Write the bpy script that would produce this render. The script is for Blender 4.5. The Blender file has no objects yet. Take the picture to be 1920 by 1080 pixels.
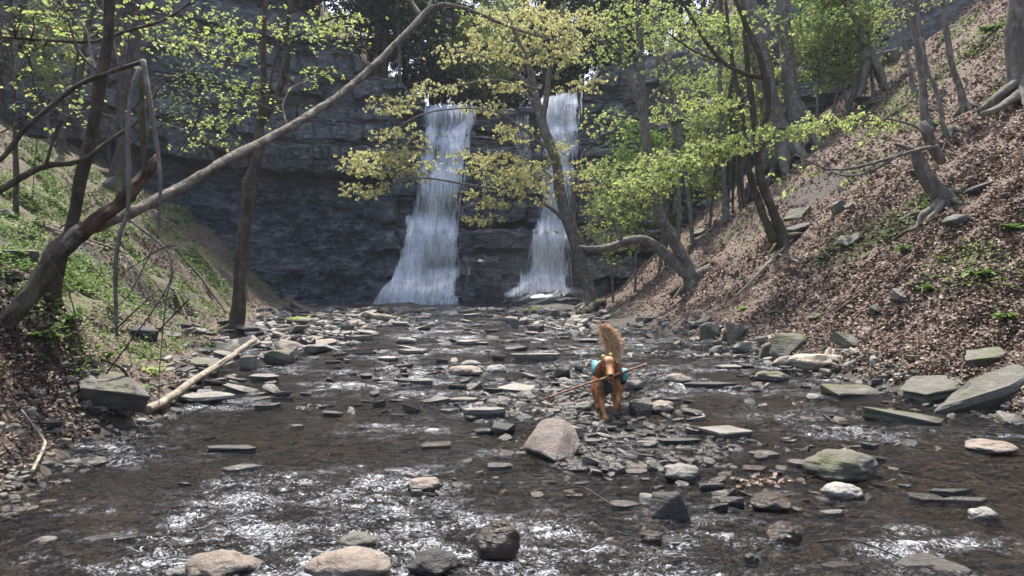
import bpy, math, random
import numpy as np
from mathutils import Vector

# ------------------------------------------------------------------ camera, sky, sun, exposure
S = bpy.context.scene
C = S.collection
FPX, CAMZ, HOR = 1400.0, 1.45, 520.0          # focal length in photo pixels, eye height, horizon row
cam = bpy.data.objects.new("camera", bpy.data.cameras.new("camera"))
C.objects.link(cam)
cam.location = (0, 0, CAMZ)
cam.rotation_euler = (math.radians(90), 0, 0)
cam.data.lens = 36 * FPX / 1920
cam.data.sensor_width = 36
cam.data.shift_y = -20 / 1920
cam.data.clip_start = 0.05
cam.data.clip_end = 2000
S.camera = cam
SUN_EL, SUN_AZ = math.radians(62), math.radians(-12)   # azimuth from +Y, negative = to the left
W = bpy.data.worlds.new("World")
S.world = W
W.use_nodes = True
_n = W.node_tree.nodes
_n.clear()
_sky = _n.new("ShaderNodeTexSky")
_sky.sky_type = 'NISHITA'
_sky.sun_disc = False
_sky.sun_elevation = SUN_EL
_sky.sun_rotation = SUN_AZ
_sky.air_density = 1.0
_sky.dust_density = 4.0
_bg = _n.new("ShaderNodeBackground")
_bg.inputs[1].default_value = 0.15
_wo = _n.new("ShaderNodeOutputWorld")
W.node_tree.links.new(_sky.outputs[0], _bg.inputs[0])
W.node_tree.links.new(_bg.outputs[0], _wo.inputs[0])
sd = bpy.data.lights.new("sun", 'SUN')
sd.energy = 3.1
sd.angle = math.radians(0.6)
sd.color = (1.0, 0.95, 0.88)
sun = bpy.data.objects.new("sun", sd)
C.objects.link(sun)
_d = Vector((math.sin(SUN_AZ) * math.cos(SUN_EL), math.cos(SUN_AZ) * math.cos(SUN_EL), math.sin(SUN_EL)))
sun.rotation_euler = _d.to_track_quat('Z', 'Y').to_euler()
S.view_settings.view_transform = 'Standard'
S.view_settings.look = 'None'
S.view_settings.gamma = 1
S.view_settings.exposure = 1.5
S.render.engine = 'CYCLES'
S.cycles.use_denoising = True
S.cycles.max_bounces = 8
S.cycles.diffuse_bounces = 3
S.cycles.glossy_bounces = 3
S.cycles.transmission_bounces = 4
S.cycles.transparent_max_bounces = 12
S.cycles.sample_clamp_indirect = 6
S.cycles.caustics_reflective = False
S.cycles.caustics_refractive = False

# ------------------------------------------------------------------ numeric helpers
def _hash(ix, iy, iz, seed=0):
    h = (ix.astype(np.int64) * 374761393 + iy.astype(np.int64) * 668265263 + iz.astype(np.int64) * 2147483647 + seed * 1274126177) & 0xFFFFFFFF
    h = ((h ^ (h >> 13)) * 1274126177) & 0xFFFFFFFF
    h = ((h ^ (h >> 16)) * 2246822519) & 0xFFFFFFFF
    return ((h ^ (h >> 15)) & 0xFFFFFF) / float(0xFFFFFF)

def noise(x, y=0.0, z=0.0, seed=0):
    x, y, z = np.broadcast_arrays(np.asarray(x, float), np.asarray(y, float), np.asarray(z, float))
    ix, iy, iz = np.floor(x), np.floor(y), np.floor(z)
    fx, fy, fz = x - ix, y - iy, z - iz
    fx, fy, fz = [f * f * (3 - 2 * f) for f in (fx, fy, fz)]
    r = 0
    flatz = not np.any(fz)
    for a in (0, 1):
        for b in (0, 1):
            for c in ((0,) if flatz else (0, 1)):
                w = (fx if a else 1 - fx) * (fy if b else 1 - fy) * (fz if c else 1 - fz)
                r = r + w * _hash(ix + a, iy + b, iz + c, seed)
    return r * 2 - 1

def fbm(x, y=0.0, z=0.0, octaves=4, seed=0, gain=0.5):
    r, a, f = 0, 1.0, 1.0
    for o in range(octaves):
        r = r + a * noise(np.asarray(x) * f, np.asarray(y) * f, np.asarray(z) * f, seed + o * 17)
        a *= gain
        f *= 2.03
    return r

def sstep(a, b, x):
    t = np.clip((np.asarray(x, float) - a) / (b - a), 0, 1)
    return t * t * (3 - 2 * t)

def ramp(x, xs, ys):
    return np.interp(x, xs, ys)

def px2w(px, py, d):
    return np.array([(px - 960) / FPX * d, d, CAMZ + (HOR - py) / FPX * d])

# ------------------------------------------------------------------ mesh building
class MB:
    """collects vertices and faces of one mesh"""
    def __init__(self):
        self.v, self.q, self.t, self.n, self.qm, self.tm = [], [], [], 0, [], []
    def add(self, v, q=None, t=None, m=0):
        v = np.asarray(v, float).reshape(-1, 3)
        if q is not None and len(q):
            q = np.asarray(q, np.int64).reshape(-1, 4)
            self.q.append(q + self.n)
            self.qm.append(np.full(len(q), m, np.int32))
        if t is not None and len(t):
            t = np.asarray(t, np.int64).reshape(-1, 3)
            self.t.append(t + self.n)
            self.tm.append(np.full(len(t), m, np.int32))
        self.v.append(v)
        self.n += len(v)
        return self
    def mesh(self, name, mats, smooth=True):
        me = bpy.data.meshes.new(name)
        v = np.concatenate(self.v) if self.v else np.zeros((0, 3))
        q = np.concatenate(self.q) if self.q else np.zeros((0, 4), np.int64)
        t = np.concatenate(self.t) if self.t else np.zeros((0, 3), np.int64)
        me.vertices.add(len(v))
        me.vertices.foreach_set("co", v.astype(np.float32).ravel())
        loops = np.concatenate([q.ravel(), t.ravel()]).astype(np.int32)
        me.loops.add(len(loops))
        me.loops.foreach_set("vertex_index", loops)
        me.polygons.add(len(q) + len(t))
        st = np.concatenate([np.arange(len(q)) * 4, len(q) * 4 + np.arange(len(t)) * 3]).astype(np.int32)
        me.polygons.foreach_set("loop_start", st)
        me.polygons.foreach_set("use_smooth", np.full(len(st), smooth, bool))
        if not isinstance(mats, (list, tuple)):
            mats = [mats]
        for m in mats:
            me.materials.append(m)
        if len(mats) > 1:
            mi = np.concatenate(self.qm + self.tm).astype(np.int32)
            me.polygons.foreach_set("material_index", mi)
        me.update(calc_edges=True)
        me.validate()
        return me
    def obj(self, name, mats, parent=None, smooth=True, sharp=None):
        me = self.mesh(name, mats, smooth)
        if sharp:
            me.set_sharp_from_angle(angle=math.radians(sharp))
        return link(name, me, parent)

def link(name, me, parent=None):
    o = bpy.data.objects.new(name, me)
    C.objects.link(o)
    if parent is not None:
        o.parent = parent
    return o

def tag(o, label=None, cat=None, group=None, kind=None):
    if label: o["label"] = label
    if cat: o["category"] = cat
    if group: o["group"] = group
    if kind: o["kind"] = kind
    return o

def empty(name, loc=(0, 0, 0), label=None, cat=None, group=None):
    o = bpy.data.objects.new(name, None)
    C.objects.link(o)
    o.location = loc
    o.empty_display_size = 0.2
    return tag(o, label, cat, group)

def attr(o, name, vals):
    a = o.data.attributes.new(name, 'FLOAT', 'POINT')
    a.data.foreach_set("value", np.asarray(vals, np.float32))

def grid_faces(nr, nc):
    i = np.arange(nr - 1)[:, None] * nc + np.arange(nc - 1)[None, :]
    i = i.ravel()
    return np.stack([i, i + 1, i + nc + 1, i + nc], 1)

def smooth_path(pts, step):
    """Catmull-Rom through the points, resampled about every step metres; pts (n, k) may carry a radius as last column"""
    p = np.asarray(pts, float)
    if len(p) < 3:
        n = max(2, int(np.linalg.norm(p[-1, :3] - p[0, :3]) / step) + 1)
        return p[0] + (p[-1] - p[0]) * np.linspace(0, 1, n)[:, None]
    P = np.vstack([2 * p[0] - p[1], p, 2 * p[-1] - p[-2]])
    out = []
    for i in range(len(p) - 1):
        a, b, c, d = P[i:i + 4]
        n = max(1, int(np.linalg.norm(c[:3] - b[:3]) / step))
        t = (np.arange(n) / n)[:, None]
        out.append(0.5 * (2 * b + (c - a) * t + (2 * a - 5 * b + 4 * c - d) * t ** 2 + (3 * b - a - 3 * c + d) * t ** 3))
    out.append(p[-1:])
    return np.vstack(out)

def tube(mb, pts, rad, sides=8, rough=0.0, seed=0, m=0):
    p = np.asarray(pts, float)
    n = len(p)
    r = np.broadcast_to(np.asarray(rad, float), (n,)).copy()
    tan = np.gradient(p, axis=0)
    tan /= np.linalg.norm(tan, axis=1)[:, None] + 1e-9
    up = np.array([0.0, 0, 1.0]) if abs(tan[0, 2]) < 0.9 else np.array([1.0, 0, 0])
    nrm = np.cross(tan[0], up); nrm /= np.linalg.norm(nrm)
    N = np.zeros((n, 3))
    for i in range(n):
        nrm = nrm - tan[i] * (nrm @ tan[i])
        nrm /= np.linalg.norm(nrm) + 1e-9
        N[i] = nrm
    B = np.cross(tan, N)
    a = np.arange(sides) / sides * 2 * math.pi
    R = r[:, None] * np.ones(sides)[None]
    if rough:
        L = np.cumsum(np.r_[0, np.linalg.norm(np.diff(p, axis=0), axis=1)])
        rm = max(r.max(), 1e-3)
        R = R * (1 + rough * fbm(np.cos(a)[None] * 1.6 + seed * 3.1, np.sin(a)[None] * 1.6, (L / rm * 0.35)[:, None], 3, seed))
    v = p[:, None] + N[:, None] * (np.cos(a)[None, :, None] * R[..., None]) + B[:, None] * (np.sin(a)[None, :, None] * R[..., None])
    v = np.concatenate([v.reshape(-1, 3), p[:1], p[-1:]])
    i = np.arange(n - 1)[:, None] * sides
    j = np.arange(sides)[None]
    j2 = (j + 1) % sides
    q = np.stack([i + j, i + j2, i + sides + j2, i + sides + j], -1).reshape(-1, 4)
    jj, jj2 = j[0], j2[0]
    t = np.concatenate([np.stack([np.full(sides, n * sides), jj2, jj], 1),
                        np.stack([np.full(sides, n * sides + 1), (n - 1) * sides + jj, (n - 1) * sides + jj2], 1)])
    mb.add(v, q, t, m)

def unit(v):
    return v / (np.linalg.norm(v, axis=-1, keepdims=True) + 1e-9)

def leaves(mb, c, size, rng, droop=0.5, width=0.42, fold=0.25, m=0, flat=False):
    """one folded leaf (two quads) at every centre"""
    c = np.asarray(c, float)
    n = len(c)
    if not n: return
    s = np.broadcast_to(size, (n,)) * rng.uniform(0.65, 1.25, n)
    a = rng.uniform(0, 2 * math.pi, n)
    dz = -droop + rng.normal(0, 0.35, n)
    ax = unit(np.stack([np.cos(a), np.sin(a), dz], 1))
    up = unit(np.stack([rng.normal(0, .35, n), rng.normal(0, .35, n), np.ones(n)], 1))
    side = unit(np.cross(ax, up))
    nn = np.cross(side, ax)
    s_ = s[:, None]
    w = s_ * width * rng.uniform(.8, 1.2, n)[:, None]
    v = np.stack([c, c + ax * s_ * .3 + side * w + nn * w * fold, c + ax * s_ * .68 + side * w * .8 + nn * w * fold,
                  c + ax * s_ - nn * s_ * .12, c + ax * s_ * .68 - side * w * .8 + nn * w * fold, c + ax * s_ * .3 - side * w + nn * w * fold], 1)
    b = np.arange(n)[:, None] * 6
    q = np.concatenate([b + np.array([[0, 1, 2, 3]]), b + np.array([[0, 3, 4, 5]])])
    mb.add(v.reshape(-1, 3), q, None, m)

# ------------------------------------------------------------------ materials
class NT:
    def __init__(self, name):
        self.mat = bpy.data.materials.new(name)
        self.mat.use_nodes = True
        self.t = self.mat.node_tree
        self.t.nodes.clear()
        self.out = self.t.nodes.new("ShaderNodeOutputMaterial")
    def n(self, typ, ins=None, **props):
        nd = self.t.nodes.new("ShaderNode" + typ)
        for k, v in props.items():
            setattr(nd, k, v)
        for k, v in (ins or {}).items():
            self.set(nd.inputs[k], v)
        return nd
    def set(self, sock, v):
        if isinstance(v, bpy.types.NodeSocket):
            self.t.links.new(v, sock)
        elif isinstance(v, bpy.types.Node):
            self.t.links.new(v.outputs[0], sock)
        else:
            if sock.type == 'RGBA' and len(v) == 3:
                v = (*v, 1)
            sock.default_value = v
    def ramp(self, fac, stops, interp='LINEAR'):
        r = self.n("ValToRGB", {0: fac})
        r.color_ramp.interpolation = interp
        e = r.color_ramp.elements
        while len(e) < len(stops): e.new(0.5)
        for el, (p, c) in zip(e, stops):
            el.position = p
            el.color = (*c, 1) if len(c) == 3 else c
        return r.outputs[0]
    def mix(self, f, a, b, mode='MIX'):
        m = self.n("Mix", data_type='RGBA', blend_type=mode)
        self.set(m.inputs[0], f); self.set(m.inputs[6], a); self.set(m.inputs[7], b)
        return m.outputs[2]
    def math(self, op, a, b=0.0, c=0.0, clamp=False):
        m = self.n("Math", operation=op, use_clamp=clamp)
        self.set(m.inputs[0], a); self.set(m.inputs[1], b); self.set(m.inputs[2], c)
        return m.outputs[0]
    def noise(self, scale, detail=4, rough=.55, vec=None, dist=0.0):
        return self.n("TexNoise", {**({'Vector': vec} if vec is not None else {}), 'Scale': scale, 'Detail': detail, 'Roughness': rough, 'Distortion': dist}).outputs[0]
    def pos(self, scale=(1, 1, 1), obj=False, rot=(0, 0, 0)):
        src = self.n("TexCoord").outputs[3] if obj else self.n("NewGeometry").outputs[0]
        return self.n("Mapping", {0: src, 'Scale': scale, 'Rotation': rot}).outputs[0]
    def bump(self, h, strength=.5, dist=.05, normal=None):
        return self.n("Bump", {**({'Normal': normal} if normal is not None else {}), 'Height': h, 'Strength': strength, 'Distance': dist}).outputs[0]
    def bsdf(self, color, rough=.8, normal=None, spec=.5, **kw):
        ins = {'Base Color': color, 'Roughness': rough, 'Specular IOR Level': spec}
        if normal is not None: ins['Normal'] = normal
        ins.update(kw)
        return self.n("BsdfPrincipled", ins).outputs[0]
    def done(self, sh, disp=None):
        self.t.links.new(sh, self.out.inputs[0])
        return self.mat

_ONES = "first second third fourth fifth sixth seventh eighth ninth tenth eleventh twelfth thirteenth fourteenth fifteenth sixteenth seventeenth eighteenth nineteenth".split()
def nth(i):
    if i < 19: return _ONES[i]
    t, u = divmod(i + 1, 10)
    w = {2: "twent", 3: "thirt", 4: "fort", 5: "fift", 6: "sixt", 7: "sevent"}[t]
    return w + "ieth" if u == 0 else w + "y-" + _ONES[u - 1]

def leaf_mat(name, c1, c2, c3, trans=.45, rough=.6):
    k = NT(name)
    rnd = k.n("NewGeometry").outputs['Random Per Island']
    col = k.ramp(rnd, [(0, c1), (.5, c2), (1, c3)])
    big = k.noise(.9, 2, .5, k.pos())
    col = k.mix(k.ramp(big, [(.35, (0, 0, 0)), (.65, (.6, .6, .6))]), col, c1)
    tr = k.n("BsdfTranslucent", {0: col})
    di = k.bsdf(col, rough, spec=.25)
    return k.done(k.n("MixShader", {0: trans, 1: di, 2: tr.outputs[0]}).outputs[0])

def bark_mat(name, dark, light, moss=0.0, scale=9):
    k = NT(name)
    v = k.pos((1, 1, .28))
    f = k.noise(scale, 6, .65, v, .4)
    g = k.noise(1.3, 3, .5, k.pos())
    col = k.ramp(f, [(.3, dark), (.7, light)])
    col = k.mix(k.ramp(g, [(.4, (0, 0, 0)), (.7, (.5, .5, .5))]), col, [c * .55 for c in light])
    if moss:
        z = k.n("SeparateXYZ", {0: k.n("TexCoord").outputs[3]}).outputs[2]
        mz = k.math('MULTIPLY', k.ramp(z, [(0, (1, 1, 1)), (.9, (0, 0, 0))]), moss)
        col = k.mix(k.math('MULTIPLY', mz, k.ramp(k.noise(6, 3), [(.4, (0, 0, 0)), (.6, (1, 1, 1))])), col, (.09, .11, .02))
    li = k.math('MULTIPLY', k.ramp(k.noise(5.5, 5, .65, k.pos()), [(.52, (0, 0, 0)), (.62, (.55, .55, .55))]), 1.0)
    col = k.mix(li, col, [min(1, c * 1.35) for c in light])
    f3 = k.noise(38, 4, .7, k.pos((1, 1, .5)))
    return k.done(k.bsdf(col, .9, k.bump(k.math('ADD', f, k.math('MULTIPLY', f3, .5)), 1.0, .04), spec=.2))

def rock_mat(name, c1, c2, c3, wet_z=None, moss=0.0, scale=6.0, strata=0.0):
    k = NT(name)
    o = k.n("ObjectInfo").outputs['Random']
    vec = k.pos()
    f = k.noise(scale, 7, .62, vec)
    g = k.noise(scale * .3, 3, .5, vec)
    s = k.noise(scale * 2.2, 3, .6, k.pos((.15, .15, 2.2), obj=True))
    col = k.ramp(f, [(.28, c1), (.5, c2), (.75, c3)])
    col = k.mix(k.math('MULTIPLY', o, .55), col, [c * .5 for c in c2])
    fleck = k.ramp(k.noise(scale * 14, 2, .5, vec), [(.62, (0, 0, 0)), (.7, (.5, .5, .5))])
    col = k.mix(fleck, col, [min(1, c * 1.5) for c in c3])
    col = k.mix(k.ramp(g, [(.5, (0, 0, 0)), (.75, (.55, .55, .55))]), col, (c1[0] * .9, c1[1] * .78, c1[2] * .6))
    nz = k.n("SeparateXYZ", {0: k.n("NewGeometry").outputs['Normal']}).outputs[2]
    if moss:
        mm = k.math('MULTIPLY', k.ramp(k.noise(3.2, 5, .6, vec), [(.46, (0, 0, 0)), (.6, (1, 1, 1))]), moss)
        col = k.mix(mm, col, k.mix(k.noise(30, 2), (.035, .045, .01), (.11, .12, .02)))
    rough = .75
    if wet_z is not None:
        p = k.n("SeparateXYZ", {0: k.n("NewGeometry").outputs['Position']})
        wl = k.math('MULTIPLY', k.math('MAXIMUM', k.math('SUBTRACT', p.outputs[1], 8.0), 0.0), .0114)
        h = k.math('SUBTRACT', k.math('SUBTRACT', p.outputs[2], wl), k.math('MULTIPLY', k.noise(9, 3), .05))
        wet = k.n("MapRange", {0: h, 1: wet_z, 2: wet_z - .03, 3: 0., 4: 1.}).outputs[0]
        col = k.mix(wet, col, k.mix(.72, col, (.012, .010, .008)))
        rough = k.math('SUBTRACT', .75, k.math('MULTIPLY', wet, .55))
    fine = k.noise(scale * 7, 5, .7, vec)
    col = k.mix(k.ramp(fine, [(.35, (.55, .55, .55)), (.55, (0, 0, 0))]), col, [c * .45 for c in c2])
    hgt = k.math('ADD', k.math('ADD', f, k.math('MULTIPLY', fine, .35)), k.math('MULTIPLY', s, .5 + strata))
    return k.done(k.bsdf(col, rough, k.bump(hgt, 1.0, .045), spec=.45))

BARK_DARK = bark_mat("bark_dark", (.025, .019, .015), (.12, .094, .074), .5)
BARK_GREY = bark_mat("bark_grey", (.06, .052, .045), (.25, .22, .19), .35)
BARK_PALE = bark_mat("bark_pale", (.07, .055, .042), (.26, .23, .19), .0, 14)
BARK_RED = bark_mat("bark_rotten", (.035, .021, .015), (.13, .083, .058), .0)
WOOD_GREY = bark_mat("wood_weathered", (.09, .078, .065), (.24, .215, .185), 0, 16)
WOOD_PALE = bark_mat("wood_bleached", (.16, .13, .095), (.45, .40, .32), 0, 16)
TWIG = bark_mat("twig_bark", (.035, .028, .022), (.10, .085, .07))
LEAF_OLIVE = leaf_mat("leaf_olive", (.42, .42, .17), (.50, .50, .21), (.58, .53, .29), .45)
LEAF_LIME = leaf_mat("leaf_lime", (.24, .32, .09), (.36, .43, .14), (.47, .48, .21), .48)
LEAF_GREEN = leaf_mat("leaf_green", (.07, .14, .025), (.13, .22, .04), (.22, .27, .06), .45)
LEAF_DARK = leaf_mat("leaf_needles", (.012, .030, .014), (.022, .048, .02), (.035, .065, .022), .2)
LEAF_GROUND = leaf_mat("leaf_ground", (.07, .14, .03), (.12, .20, .04), (.19, .25, .06), .35)
LITTER = leaf_mat("leaf_litter", (.075, .050, .038), (.155, .110, .085), (.40, .32, .255), .12, .7)
ROCK = rock_mat("rock_grey", (.11, .102, .088), (.20, .188, .165), (.31, .295, .26), wet_z=.035)
ROCK_TAN = rock_mat("rock_tan", (.14, .108, .082), (.24, .198, .16), (.36, .31, .255), wet_z=.03)
ROCK_SPLIT = rock_mat("rock_split_tan", (.115, .09, .072), (.20, .165, .138), (.30, .26, .22), wet_z=.05, strata=-.5)
ROCK_PALE = rock_mat("rock_pale", (.20, .19, .165), (.30, .285, .25), (.42, .40, .35), wet_z=.03)
ROCK_DARK = rock_mat("rock_dark", (.018, .017, .017), (.045, .042, .04), (.09, .086, .08), wet_z=.03)
ROCK_BROWN = rock_mat("rock_brown", (.05, .03, .02), (.10, .062, .04), (.17, .11, .075), wet_z=.25)
ROCK_MOSS = rock_mat("rock_mossy", (.075, .072, .055), (.14, .135, .11), (.22, .21, .175), wet_z=.03, moss=.75)
ROCK_BANK = rock_mat("rock_bank", (.055, .052, .044), (.115, .11, .094), (.20, .19, .165), wet_z=-5, moss=.5)
# ------------------------------------------------------------------ land form
YS = [-20, 2, 4.6, 5.3, 7, 7.5, 9, 12, 16, 22, 30, 40]
FOOTL = [-3.4, -3.1, -3.3, -3.45, -3.8, -3.7, -4.1, -5.0, -6.0, -7.2, -8.6, -9.5]
FOOTR = [7.0, 6.0, 5.7, 5.6, 5.3, 5.2, 4.9, 4.3, 3.9, 3.5, 3.3, 3.3]

def wlev(y):
    return np.maximum(np.asarray(y, float) - 8, 0) * .0114

def gauss(x, y, cx, cy, sx, sy):
    return np.exp(-((x - cx) / sx) ** 2 - ((y - cy) / sy) ** 2)

def height(x, y, fine=True):
    x, y = np.broadcast_arrays(np.asarray(x, float), np.asarray(y, float))
    fl, fr = np.interp(y, YS, FOOTL), np.interp(y, YS, FOOTR)
    fl = fl + .25 * noise(y * .8, 3.3, seed=5)
    fr = fr + .25 * noise(y * .7, 7.3, seed=6)
    w = wlev(y)
    bed = -.17 + .07 * noise(x * .9, y * .9, seed=1) + .03 * noise(x * 3, y * 3, seed=2)
    bed = bed + .15 * gauss(x, y, 1.1, 6.5, .8, 1.2) + .12 * gauss(x, y, .7, 8.6, 1.0, 1.2)
    bed = bed + .24 * sstep(13, 18, y) * (gauss(x, 0, -4.9, 0, 1.5, 1) + .9 * gauss(x, 0, 2.0, 0, 1.5, 1) * sstep(17, 21, y)) + .05 * sstep(9, 13, y)
    bed = bed - .06 * gauss(x, y, -1.6, 5.8, 1.8, 1.6)
    tl, tr = fl - x, x - fr
    lip = sstep(11, 7, y)                       # the near left bank stands up steeply from the water
    far = sstep(8, 22, y)
    zl = lip * 1.0 * sstep(.15, 1.5, tl) + (.34 + .5 * far) * np.clip(tl - .3 - .8 * far, 0, 5.5) + .5 * np.maximum(tl - 5.8 - .8 * far, 0) + .12 * sstep(-.4, .3, tl) + .12 * far * np.clip(tl, 0, 1.2)
    zr = .42 * np.clip(tr, 0, 1.2) + .84 * np.maximum(tr - 1.2, 0) + .12 * sstep(-.4, .2, tr)
    sl, sr = sstep(-.5, .5, tl), sstep(-.5, .5, tr)
    z = bed * (1 - sl) * (1 - sr) + zl * (tl > -.5) + zr * (tr > -.5)
    hi = np.clip(np.maximum(tl, tr), 0, 3) / 3
    z = z + hi * (.35 * noise(x * .35, y * .3, seed=9) + .12 * noise(x * 1.2, y * 1.1, seed=10))
    z = z + hi * sstep(7, 12, y) * (tl > 0) * (.28 * noise(x * .8 + y * .25, y * .45, seed=14) + .16 * np.abs(noise(x * 1.6, y * 1.0, seed=15)))
    z = z + (tr > 0) * hi * .13 * np.abs(noise(x * 1.1, y * 1.3, seed=16))
    # gully cut into the far left bank, low hollow under the near one
    z = z - .7 * gauss(x, y, -8.2, 17.5, .45, 1.3) * (tl > .3)
    if fine:
        z = z + (.02 + .05 * np.clip(hi * 3, 0, 1)) * noise(x * 3.1, y * 3.1, seed=11) + .022 * noise(x * 8, y * 8, seed=12) * np.clip(hi * 3, .2, 1)
    return z + w

HX, HY = np.arange(-34, 34.01, .1), np.arange(2, 36.01, .1)
HG = height(*np.meshgrid(HX, HY))
def hfast(x, y):
    x, y = np.broadcast_arrays(np.asarray(x, float), np.asarray(y, float))
    u = np.clip((x + 34) * 10, 0, len(HX) - 1.001); v = np.clip((y - 2) * 10, 0, len(HY) - 1.001)
    i, j = u.astype(int), v.astype(int)
    a, b = u - i, v - j
    return (HG[j, i] * (1 - a) + HG[j, i + 1] * a) * (1 - b) + (HG[j + 1, i] * (1 - a) + HG[j + 1, i + 1] * a) * b

def hit(px, py, water=True, dmax=34.0):
    """first point where the line of sight through a photo pixel meets the land (or the water)"""
    d = np.arange(2.6, dmax, .03)
    X = (px - 960) / FPX * d
    Z = CAMZ + (HOR - py) / FPX * d
    h = hfast(X, d)
    if water: h = np.maximum(h, wlev(d))
    k = np.nonzero(Z <= h)[0]
    if not len(k): return None
    i = k[0]
    return np.array([X[i], d[i], h[i]])

def axis(segs):
    out = []
    for a, b, s in segs:
        out.append(np.arange(a, b, s))
    return np.concatenate(out)

# ground of the ravine
gx = axis([(-60, -30, 1.2), (-30, -14, .25), (-14, -8, .13), (-8, 8, .085), (8, 14, .12), (14, 30, .25), (30, 60.1, 1.2)])
gy = axis([(-30, 0, 1.5), (0, 3, .3), (3, 9, .07), (9, 16, .11), (16, 36.1, .18)])
GX, GY = np.meshgrid(gx, gy)
GZ = height(GX, GY)
k = NT("forest_soil")
f = k.noise(7, 8, .7, k.pos())
g = k.noise(1.1, 4, .6, k.pos())
ll = k.noise(26, 3, .7, k.pos(), .5)
col = k.ramp(f, [(.3, (.035, .026, .021)), (.5, (.075, .053, .042)), (.7, (.125, .09, .07))])
col = k.mix(k.ramp(ll, [(.5, (0, 0, 0)), (.62, (1, 1, 1))]), col, (.26, .19, .155))
grn = k.n("Attribute", attribute_name="green").outputs[2]
gg = k.math('MULTIPLY', grn, k.ramp(k.noise(5, 4, .65, k.pos()), [(.42, (0, 0, 0)), (.58, (1, 1, 1))]))
col = k.mix(gg, col, k.mix(k.noise(40, 2, .5, k.pos()), (.065, .08, .03), (.14, .16, .07)))
shale = k.n("Attribute", attribute_name="shale").outputs[2]
col = k.mix(shale, col, k.ramp(k.noise(12, 5, .7, k.pos()), [(.35, (.016, .016, .018)), (.7, (.07, .068, .066))]))
bed = k.n("Attribute", attribute_name="bed").outputs[2]
vo = k.n("TexVoronoi", {'Vector': k.pos((1, 1.5, .3)), 'Scale': 8.0, 'Randomness': 1.0})
vcol = k.ramp(k.n("SeparateColor", {0: vo.outputs[1]}).outputs[0], [(0, (.022, .017, .011)), (.4, (.06, .046, .030)), (.7, (.05, .047, .038)), (1, (.12, .092, .06))])
vcol = k.mix(k.ramp(vo.outputs[0], [(.0, (0, 0, 0)), (.75, (1, 1, 1))]), vcol, (.02, .014, .008))
col = k.mix(bed, col, vcol)
hgt = k.math('ADD', k.math('ADD', f, k.math('MULTIPLY', ll, .6)), k.math('MULTIPLY', k.math('MULTIPLY', vo.outputs[0], bed), -.8))
GROUND = k.done(k.bsdf(col, k.math('SUBTRACT', .9, k.math('MULTIPLY', bed, .5)), k.bump(hgt, .8, .05), spec=.3))
mb = MB()
mb.add(np.stack([GX, GY, GZ], -1).reshape(-1, 3), grid_faces(*GX.shape))
ground = tag(mb.obj("ground", GROUND), kind="structure")
fl, fr = np.interp(GY, YS, FOOTL), np.interp(GY, YS, FOOTR)
TL, TR = fl - GX, GX - fr

def green_mask(x, y):
    tl = np.interp(y, YS, FOOTL) - x
    tr = x - np.interp(y, YS, FOOTR)
    a = sstep(.3, 1.8, tl + .8 * noise(x * .9, y * .6, seed=24)) * sstep(-.25, .25, noise(x * .8, y * .5, seed=21) + .28)
    b = sstep(4, 10, tr) * sstep(.15, .4, noise(x * .5, y * .5, seed=22)) * .8 + sstep(1, 3, tr) * sstep(.35, .55, noise(x * .9, y * .9, seed=23)) * .6
    return np.clip(a + b, 0, 1)
attr(ground, "green", green_mask(GX, GY).ravel())
attr(ground, "bed", ((1 - sstep(.1, .5, TL + .3 * noise(GX * 2, GY * 2, seed=8))) * (1 - sstep(.1, .5, TR + .3 * noise(GX * 2, GY * 2, seed=9))) * sstep(36, 30, GY)).ravel())
attr(ground, "shale", np.clip(gauss(GX, GY, -8.2, 17.5, .7, 1.6) * (TL > .2) + gauss(GX, GY, -3.9, 6.9, .5, .5) + sstep(.62, .8, noise(GX * .6, GY * .5, seed=31)) * (TR > 1.5) * .7 + sstep(.35, .6, noise(GX * .9, GY * .7, seed=32)) * (TL > .8) * .7, 0, 1).ravel())

# ------------------------------------------------------------------ cliff round the falls
CX = [-46, -30, -22, -15, -9, -5, -1, 1.2, 3, 6, 9, 13, 18, 30, 46]
CY = [16, 22, 26.5, 30, 32.2, 32.7, 32.4, 32.6, 32.0, 31.2, 30.4, 29.0, 26, 20, 12]
TXX = [-46, -22, -15, -10, -7.5, -5.2, -4.3, -1.6, -1.0, 1.2, 1.6, 3.0, 3.6, 6, 10, 16, 46]
TZZ = [20, 17.5, 16.5, 14.5, 12.2, 10.6, 9.6, 9.45, 9.5, 9.7, 9.9, 9.9, 10.8, 12.2, 13.6, 17, 30]

def ctop(x):
    return np.interp(x, TXX, TZZ) + .45 * noise(x * .9, seed=41) * (np.abs(x) > 5.5) + .16 * noise(x * 2.6, seed=40)

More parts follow.
